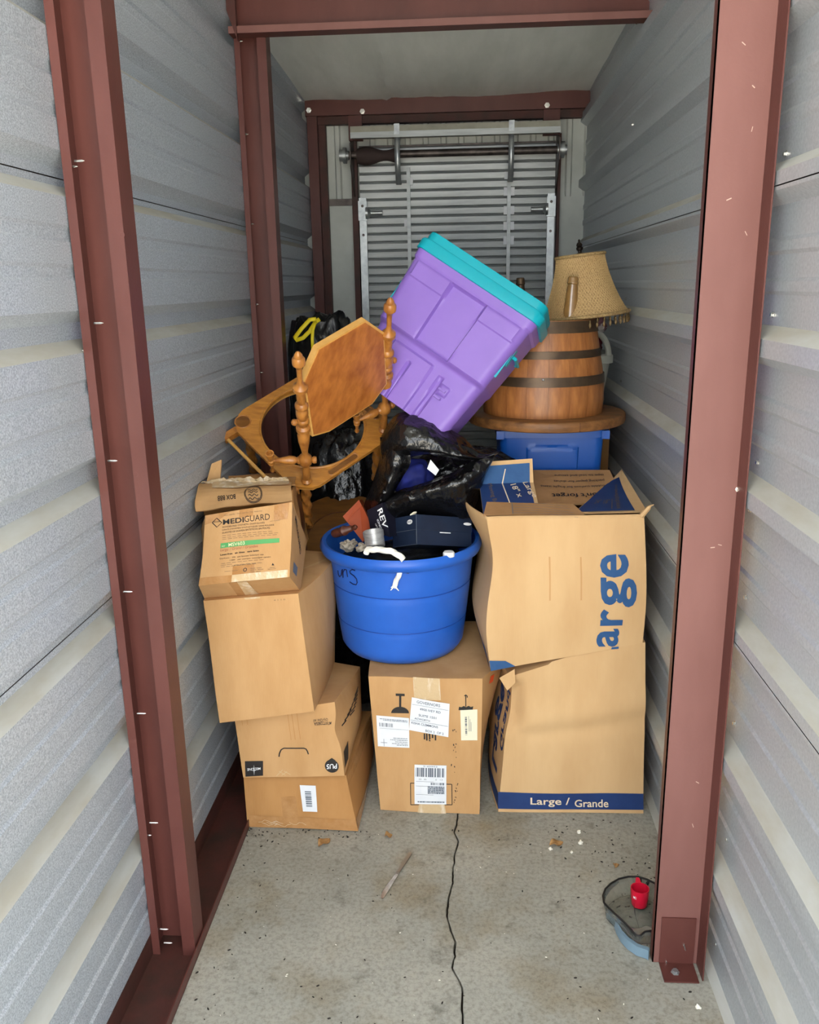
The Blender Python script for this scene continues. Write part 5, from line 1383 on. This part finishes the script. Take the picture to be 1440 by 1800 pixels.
# round table top
TT = V((.288, 3.030, 1.152))
ttp = thing('round_table_top', 'thick round rustic wooden table top lying on the blue tote', 'table top', TT)
MX = Matrix.Translation(TT); mb = MB()
mb.lathe([(.0001, 0), (.268, 0), (.274, .003), (.277, .010), (.277, .028), (.274, .034), (.270, .036), (.0001, .036)], 64, MX); mb.build('board', M['tabletop'], ttp, sharp=40)
for k, y_ in enumerate((-.16, -.05, .06, .17)):
    L_ = math.sqrt(.268 ** 2 - y_ ** 2); mb = MB(); mb.box(-L_, L_, y_ - .0006, y_ + .0006, .0359, .0363, M=MX); mb.build('plank_joint', M['darkwood'], ttp)
for a in (-1.62, -1.25):
    mb = MB(); mb.box(-.0006, .0006, -.2777, -.270, .003, .033, M=MX @ Matrix.Rotation(a + PI / 2, 4, 'Z')); mb.build('edge_joint', M['darkwood'], ttp)

# half barrel --------------------------------------------------------
BC = V((.275, 3.025, 1.189)); BH = .318
ba = thing('half_barrel', 'oak half barrel with dark steel hoops standing on the round table top', 'barrel', BC)
def bar_r(t): return .2085 + .006 * math.sin(PI * min(1, t * 1.6)) - .034 * t ** 1.9
NS = 18; dA = 2 * PI / NS
sv = MB(); rows_ = 14
def stv(inner):
    out = []
    for j in range(rows_ + 1):
        t = j / rows_
        for i in range(5):
            a = lerp(-dA / 2 + .0014, dA / 2 - .0014, i / 4); r_ = bar_r(t) - (.016 if inner else .0012 * abs(i - 2) ** 2 * .25)
            out.append(V((r_ * math.cos(a), r_ * math.sin(a), t * BH)))
    return out
A_, B_ = stv(False), stv(True); N_ = len(A_); fs = []
for j in range(rows_):
    for i in range(4):
        q_ = j * 5 + i; fs += [(q_, q_ + 1, q_ + 6, q_ + 5), (N_ + q_, N_ + q_ + 5, N_ + q_ + 6, N_ + q_ + 1)]
    fs += [(j * 5, (j + 1) * 5, N_ + (j + 1) * 5, N_ + j * 5), (j * 5 + 4, N_ + j * 5 + 4, N_ + (j + 1) * 5 + 4, (j + 1) * 5 + 4)]
for i in range(4): fs += [(i, N_ + i, N_ + i + 1, i + 1), (rows_ * 5 + i, rows_ * 5 + i + 1, N_ + rows_ * 5 + i + 1, N_ + rows_ * 5 + i)]
sv.add(A_ + B_, fs, 0, True); first = sv.build('stave', M['stave'], None, sharp=40); first.parent = ba
for k in range(1, NS):
    o = first.copy(); C.objects.link(o); o.parent = ba; o.rotation_euler = (0, 0, k * dA)
def hoop(z0, z1):
    pr = [(bar_r(lerp(z0, z1, k / 4) / BH) + .0028, lerp(z0, z1, k / 4)) for k in range(5)]
    pr = [(pr[0][0] - .004, z0)] + pr + [(pr[-1][0] - .004, z1)]
    mb = MB(); mb.lathe(pr, 64, Matrix.Translation(BC)); return mb.build('hoop', M['hoop'], ba, sharp=50)
h1 = hoop(.106, .137); h2 = hoop(.196, .221); h3 = hoop(.278, .316)
for hp, (px, py) in ((h1, (955, 668)), (h2, (925, 622))):
    d = (FW + RT * ((px - 720) / FPX) - UP * ((py - 900) / FPX)); t = 2.4
    while t < 3.6:
        p = EYE + d * t; rel = p - BC
        if math.hypot(rel.x, rel.y) < bar_r(min(1, max(0, rel.z / BH))) + .003: break
        t += .0006
    n_ = V((rel.x, rel.y, 0)).normalized(); a_ = n_.cross(V((0, 0, 1)))
    mb = MB(); mb.lathe([(.0045, 0), (.004, .002), (.002, .0035), (.0001, .004)], 12, frame(p, a_, n_.cross(a_), n_)); mb.build('rivet', M['screw'], ba, hp)
mb = MB(); mb.lathe([(.0001, .02), (.188, .02), (.188, .034), (.0001, .034)], 40, Matrix.Translation(BC)); mb.build('barrel_head', M['stave'], ba, sharp=40)
# bottles in the barrel
def bottle(label, top, tilt, m, s=1.0):
    zb_ = BC.z + .036; ax_ = V((tilt, 0, 1)).normalized(); L_ = (top.z - zb_) / ax_.z; base = top - ax_ * L_
    e1 = ax_.cross(V((0, 1, 0))).normalized(); MX = frame(base, e1, ax_.cross(e1), ax_)
    r_ = thing('glass_bottle', label, 'bottle', base, 'bottles in the barrel')
    pr = [(.0001, 0), (.030 * s, 0), (.034 * s, .004), (.034 * s, L_ * .52), (.031 * s, L_ * .60), (.0255 * s, L_ * .68), (.0225 * s, L_ * .78), (.0185 * s, L_ * .90), (.0165 * s, L_ * .945)]
    mb = MB(); mb.lathe(pr + [(.0165 * s, L_ * .95)], 28, MX); mb.build('body', m, r_, sharp=60)
    mb = MB(); mb.lathe([(.0165 * s, L_ * .94), (.0192 * s, L_ * .945), (.0196 * s, L_ * .955), (.0180 * s, L_ * .96), (.0180 * s, L_ * .985), (.016 * s, L_ * .997), (.013 * s, L_), (.0115 * s, L_ * .995), (.0115 * s, L_ * .96), (.0001, L_ * .95)], 28, MX); mb.build('lip', m, r_, sharp=60)
bottle('amber glass bottle standing in the barrel in front of the lamp shade', P(1008, 486, 2.955), .05, M['amber'])
bottle('dark brown bottle neck showing above the teal lid', P(915, 488, 3.07), -.03, M['hoop'], .82)
# lamp -----------------------------------------------------------------
lb_ = P(1027, 556, 3.06); lt_ = P(1023, 447, 3.06); ax_ = (lt_ - lb_); LH = ax_.length; ax_ = (ax_.normalized() + V((-.03, 0, 0))).normalized(); e1 = ax_.cross(V((0, 1, 0))).normalized(); e1 = -e1 if e1.x < 0 else e1
e2 = ax_.cross(e1); MX = frame(lb_, e1, e2, ax_)
lp = thing('table_lamp', 'table lamp with bell-shaped woven straw shade and hanging beads', 'lamp', lb_ + ax_ * (-.30))
def shr(t): return .0815 + (.1465 - .0815) * (1 - t) ** 1.55 + .006 * (1 - t) ** 8
mb = MB(); mb.lathe([(shr(k / 30), LH * k / 30) for k in range(31)] + [(shr(1) - .003, LH)] + [(shr(k / 30) - .003, LH * k / 30) for k in range(30, -1, -1)], 64, MX); sh = mb.build('shade', M['shade'], lp, sharp=60)
# diagonal weave ribs on the shade
mb = MB()
for d_ in (-1, 1):
    for k in range(76):
        pts = []
        for j in range(13):
            t = j / 12; a = 2 * PI * k / 76 + d_ * 1.15 * t; r_ = shr(t) + .0006; pts.append(MX @ V((r_ * math.cos(a), r_ * math.sin(a), LH * t)))
        mb.tube(pts, .0006, 3, 0, False)
o = mb.build('weave', M['weave'], lp, sh); o['kind'] = 'stuff'
for t in (0, 1):
    mb = MB(); r_ = shr(t) + .001; mb.tube([MX @ V((r_ * math.cos(2 * PI * k / 48), r_ * math.sin(2 * PI * k / 48), LH * t + (-.004 if t else .004))) for k in range(49)], .006, 8); mb.build('braid', M['trim'], lp, sh)
bd = MB(); bd.lathe([(.0008, 0), (.0008, -.008), (.0022, -.010), (.0022, -.013), (.001, -.015), (.0042, -.021), (.0045, -.026), (.003, -.031), (.0001, -.035)], 8)
first = None
for k in range(40):
    a = 2 * PI * k / 40; p = MX @ V((shr(0) * math.cos(a), shr(0) * math.sin(a), .0))
    if first is None:
        first = bd.build('bead', M['bead'], None); o = first
    else: o = first.copy(); C.objects.link(o)
    o.parent = lp; o.location = p - V(lp['_loc'])
mb = MB(); mb.tube([MX @ V((0, 0, -.28)), MX @ V((0, 0, LH + .008))], .006, 8); mb.build('stem', M['finial'], lp)
mb = MB(); mb.lathe([(.0001, -.30), (.05, -.30), (.052, -.29), (.03, -.27), (.014, -.24), (.02, -.2), (.026, -.15), (.018, -.10), (.008, -.08)], 24, MX); mb.build('base', M['finial'], lp)
mb = MB(); mb.lathe([(.016, LH - .012), (.016, LH + .003), (.006, LH + .006), (.006, LH + .012), (.011, LH + .016), (.012, LH + .022), (.007, LH + .026), (.011, LH + .030), (.0085, LH + .036), (.003, LH + .041), (.0045, LH + .046), (.0001, LH + .051)], 16, MX); mb.build('finial', M['finial'], lp)
for a in (0, 2.09, 4.19):
    mb = MB(); mb.tube([MX @ V((0, 0, LH - .012)), MX @ V((shr(1) * math.cos(a), shr(1) * math.sin(a), LH - .006))], .0016, 6); mb.build('shade_wire', M['finial'], lp)

# grey laundry basket -------------------------------------------------------
bkx0, bkx1, bky0, bky1, bkz0, bkz1 = .19, .574, 3.318, 3.62, 1.122, 1.36
bk = thing('laundry_basket', 'grey plastic laundry basket full of clothes behind the half barrel', 'basket', ((bkx0 + bkx1) / 2, (bky0 + bky1) / 2, bkz0))
MX = Matrix.Translation(((bkx0 + bkx1) / 2, (bky0 + bky1) / 2, bkz0)); hwk, hdk, HK = (bkx1 - bkx0) / 2, (bky1 - bky0) / 2, bkz1 - bkz0
mb = MB(); loft(mb, [(hwk * lerp(.80, .95, k / 10), hdk * lerp(.80, .95, k / 10), .05, HK * .93 * k / 10) for k in range(11)], MX, None, 12); mb.build('body', M['basket'], bk, sharp=30)
mb = MB(); loft(mb, [(hwk * .95, hdk * .95, .05, HK * .84), (hwk, hdk, .055, HK * .85), (hwk, hdk, .055, HK * .97), (hwk * .96, hdk * .96, .05, HK)], MX, None, 12); mb.build('rim', M['basket'], bk, sharp=30)
mb = MB(); cxk = bkx1 - .10; mb.tube([V((cxk + .075 * math.cos(t), bky0 + .01, bkz1 - .005 + .095 * math.sin(t))) for t in [PI * k / 14 for k in range(15)]], .012, 10); mb.build('handle', M['basket'], bk)
first = None
for i in range(4):
    for j in range(6):
        z = .05 + .022 * j; x = hwk * .30 + .022 * i; yq = -hdk * lerp(.80, .95, z / (HK * .93)) - .001
        mb = MB(); mb.add([MX @ V((x - .006, yq, z)), MX @ V((x, yq - .0006, z - .008)), MX @ V((x + .006, yq, z)), MX @ V((x, yq + .0006, z + .008))], [(0, 1, 2, 3)]); mb.build('vent_hole', M['blackrim'], bk)
for k, (c_, rr, m_, nm, lab_) in enumerate(((V((.43, 3.44, 1.39)), (.11, .10, .07), 'burgundy', 'burgundy_garment', 'burgundy garment heaped in the grey laundry basket'), (V((.495, 3.42, 1.465)), (.055, .05, .05), 'stripe', 'striped_garment', 'striped mauve and white garment on top of the laundry basket'), (V((.445, 3.48, 1.52)), (.05, .04, .05), 'tote', 'blue_garment', 'blue garment at the top of the laundry basket under the lamp beads'))):
    vs, fs = ico(4); mb = MB(); mb.add([V((v.x * rr[0], v.y * rr[1], v.z * rr[2])) * (1 + .25 * noise.noise(v * 2 + V((k * 5, 0, 0))) + .08 * noise.noise(v * 6)) + c_ for v in vs], fs, 0, True)
    tag(mb.build(nm, M[m_], loc=c_, sharp=180), lab_, 'clothing')

# ------------------------------------------------------------------ things on the floor
k0, k1, k2 = PZ(722, 1500, .006), PZ(693, 1545, .006), PZ(671, 1580, .003)
kn = thing('table_knife', 'worn steel table knife lying on the concrete floor', 'knife', k1)
d_ = (k2 - k0).normalized(); sd = d_.cross(V((0, 0, 1))).normalized()
def strip(pts, h_, m_, nm):
    mb = MB(); n_ = len(pts); up_ = [p + sd * w0 + V((0, 0, h_)) for p, w0, w1 in pts] + [p - sd * w1 + V((0, 0, h_)) for p, w0, w1 in pts]; lo_ = [p - V((0, 0, h_ - .0006)) for p in up_]
    vs = up_ + lo_; N_ = 2 * n_; fs = []
    for i in range(n_ - 1): fs += [(i, i + 1, n_ + i + 1, n_ + i), (N_ + i, N_ + n_ + i, N_ + n_ + i + 1, N_ + i + 1), (i, N_ + i, N_ + i + 1, i + 1), (n_ + i, n_ + i + 1, N_ + n_ + i + 1, N_ + n_ + i)]
    fs += [(0, n_, N_ + n_, N_), (n_ - 1, N_ + n_ - 1, N_ + 2 * n_ - 1, 2 * n_ - 1)]
    mb.add(vs, fs); return mb.build(nm, m_, kn)
L_ = (k2 - k0).length
strip([(k0 + d_ * (L_ * t), w0, w0) for t, w0 in ((0, .003), (.02, .0055), (.25, .0050), (.44, .0038), (.47, .005))], .0045, M['handle'], 'handle')
strip([(k0 + d_ * (L_ * t), w0, w1) for t, w0, w1 in ((.46, .0035, .0035), (.54, .0055, .0045), (.75, .0085, .005), (.90, .0085, .005), (.97, .005, .005), (1, .0005, .004))], .0022, M['blade'], 'blade')
# clear plastic lid with gasket, blue-grey carry handle, red cup
gc = PZ(1118, 1590, .06)
gs = thing('clear_plastic_bin', 'clear plastic bin with black rim and blue-grey handle on the floor by the right post', 'bin', PZ(1118, 1620, 0))
rimpx = [(1160, 1559), (1150, 1552), (1138, 1546), (1122, 1541), (1105, 1541), (1088, 1545), (1074, 1553), (1064, 1563), (1060, 1575), (1062, 1587), (1069, 1595), (1082, 1607), (1094, 1618), (1106, 1630), (1114, 1640), (1119, 1644), (1125, 1645), (1135, 1642), (1150, 1636), (1168, 1627)]
ZR = .055
rim = [PZ(a, b, ZR) for a, b in rimpx]
mxx = .535
rim = [V((min(p.x, mxx), max(p.y, 1.806) if p.x > .44 else p.y, p.z)) for p in rim]
mb = MB(); mb.tube(rim + [rim[0]], .0028, 8); mb.build('gasket', M['blackrim'], gs)
cen = sum(rim, V()) / len(rim)
mb = MB(); low = [cen + (p - cen) * .86 + V((0, 0, -.048)) for p in rim]; n_ = len(rim)
mb.add(rim + low, [(i, (i + 1) % n_, n_ + (i + 1) % n_, n_ + i) for i in range(n_)], 0, True); mb.add(low, [tuple(range(n_))])
o = mb.build('shell', M['clear'], gs, sharp=50); so = o.modifiers.new('wall', 'SOLIDIFY'); so.thickness = .0016
hp = [(1068, 1598), (1073, 1602), (1080, 1613), (1084, 1625), (1092, 1640), (1104, 1653), (1120, 1664), (1138, 1670), (1152, 1673)]
pts = [PZ(a, b, .030) for a, b in hp]; pts = [V((min(p.x, .453), p.y, p.z)) for p in pts]
mb = MB(); q_ = []
for p in pts: q_ += [p, p + V((0, 0, -.027)), p + V((.004, .010, -.027)), p + V((.004, .010, 0))]
fs = []
for i in range(len(pts) - 1):
    for j in range(4): fs.append((4 * i + j, 4 * i + (j + 1) % 4, 4 * i + 4 + (j + 1) % 4, 4 * i + 4 + j))
fs += [(0, 3, 2, 1), (4 * len(pts) - 4, 4 * len(pts) - 3, 4 * len(pts) - 2, 4 * len(pts) - 1)]
mb.add(q_, fs, 0, True); mb.build('carry_handle', M['bluegrey'], gs, sharp=50)
for px in (1126, 1138):
    a_, b2_ = PZ(px, 1662, .018), PZ(px, 1648, .045); mb = MB(); mb.tube([a_, b2_], .0016, 5); mb.build('rib', M['clear'], gs)
q4 = [PZ(1115, 1602, .03), PZ(1152, 1586, .03), PZ(1152, 1612, .012), PZ(1128, 1632, .012)]
q4 = [V((min(p.x, .45), p.y, p.z)) for p in q4]
mb = MB(); mb.slab(q4, (0, -.3, 1), .002); mb.build('divider', M['clear'], gs)
cb_ = PZ(1124, 1590, .014)
cu = thing('red_measuring_cup', 'small red plastic measuring cup standing in the clear bin', 'cup', cb_)
ct = PZ(1126, 1553, .062); ax_ = V((0, 0, 1)); HC = .050
MX = Matrix.Translation(cb_) @ Matrix.Rotation(math.radians(-4), 4, 'X')
RC = .0245
mb = MB(); mb.lathe([(.0001, 0), (RC * .78, 0), (RC * .84, .003), (RC * .93, HC * .5), (RC, HC), (RC - .0022, HC), (RC * .84, HC * .45), (RC * .70, .004), (.0001, .004)], 36, MX); mb.build('body', M['red'], cu, sharp=50)
mb = MB(); mb.add([MX @ V(p) for p in ((-.008, RC * .92, HC), (.008, RC * .92, HC), (.004, RC + .012, HC + .006), (-.004, RC + .012, HC + .006), (-.006, RC * .92, HC - .018), (.006, RC * .92, HC - .018))],
                [(0, 1, 2, 3), (1, 5, 2), (0, 3, 4), (4, 3, 2, 5)]); mb.build('pouring_lip', M['red'], cu)
S = lambda a, b: MX @ V((RC * .955 * math.cos(-2.55 + a * .5), RC * .955 * math.sin(-2.55 + a * .5), HC * (.55 + b * .2)))
mb = MB(); put_text(mb, S, 'M1', (.1, .1), (.7, 0), (0, .8), .0012, .01); mb.build('lettering', M['white'], cu)
# dry leaves
def leaf(px, py, ln, wd, rot, lab_, m_='leaf', nm='dry_leaf', cat='leaf'):
    o_ = PZ(px, py, .002); c_, s_ = math.cos(rot), math.sin(rot); mb = MB()
    def fn(a, b):
        t = a; wv = wd * math.sin(PI * t) ** .7 * (b - .5) * 2; x = (t - .5) * ln
        z = .004 + .010 * (abs(b - .5) * 2) ** 2 * math.sin(PI * t) + .005 * math.sin(t * 7) + .001
        return o_ + V((x * c_ - wv * s_, x * s_ + wv * c_, max(.0003, z)))
    mb.grid(fn, 10, 6); o = mb.build(nm, M[m_], loc=o_, sharp=180); so = o.modifiers.new('thick', 'SOLIDIFY'); so.thickness = .0008; tag(o, lab_, cat)
leaf(570, 1484, .045, .016, .9, 'curled dry tan leaf on the floor in front of the left stack')
leaf(978, 1486, .044, .013, .3, 'dry brown leaf on the floor in front of the blue-banded box')
leaf(683, 1472, .024, .010, .2, 'small pale yellow leaf scrap on the floor near the shipping box')
leaf(1083, 1525, .018, .008, 1.3, 'small red-brown leaf on the floor above the clear bin')
for k, (px, py, s_, lab_) in enumerate(((1018, 1462, .009, 'white foam crumb on the floor nearest the blue-banded box'), (1021, 1481, .010, 'white foam crumb beside the dry brown leaf'), (968, 1492, .008, 'white foam crumb at the left tip of the dry brown leaf'), (1005, 1498, .006, 'smallest white foam crumb below the dry brown leaf'), (1228, 1770, .009, 'white chip on the floor in front of the right post'))):
    o_ = PZ(px, py, s_ * .5); vs, fs = ico(2); mb = MB(); mb.add([v * s_ * (.8 + .5 * noise.noise(v * 1.9 + V((k * 4, 0, 0)))) * .8 + o_ for v in vs], fs, 0, False); tag(mb.build('foam_crumb', M['crumb'], loc=o_), lab_, 'crumb', 'foam crumbs on the floor')
# droppings and grit, too many to count
rnd = random.Random(21); mb = MB(); vs0, fs0 = ico(1)
def grit(x, y, s_):
    a = rnd.uniform(0, PI); c_, sn = math.cos(a), math.sin(a)
    mb.add([V((x + (v.x * 2.4 * c_ - v.y * sn) * s_, y + (v.x * 2.4 * sn + v.y * c_) * s_, max(.0002, (v.z + .8) * s_))) for v in vs0], fs0)
def inside(x): return -.665 < x < .555
for k in range(230):
    z_ = rnd.random()
    if z_ < .30: x, y = rnd.gauss(.47, .06), rnd.gauss(2.05, .10)
    elif z_ < .45: x, y = rnd.gauss(.40, .12), rnd.uniform(2.15, 2.35)
    elif z_ < .62: x, y = rnd.gauss(-.60, .05), rnd.uniform(1.5, 2.25)
    else: x, y = rnd.uniform(-.65, .54), rnd.uniform(1.3, 2.3)
    if inside(x): grit(x, y, rnd.choice((.0009, .0012, .0016, .002)))
for k in range(40): grit(rnd.uniform(-.67, -.3), rnd.uniform(2.215, 2.255), rnd.uniform(.0008, .002))
tag(mb.build('droppings_and_grit', M['dropping']), 'black droppings and grit scattered over the concrete floor', 'debris', kind='stuff')
mb = MB()
for k in range(60): 
    x, y = rnd.uniform(-.65, .54), rnd.uniform(1.3, 2.33)
    grit(x, y, rnd.choice((.0007, .001, .0013)))
tag(mb.build('pale_crumbs', M['crumb']), 'tiny pale crumbs scattered over the concrete floor', 'debris', kind='stuff')

for r in ROOTS:
    if '_loc' in r: del r['_loc']
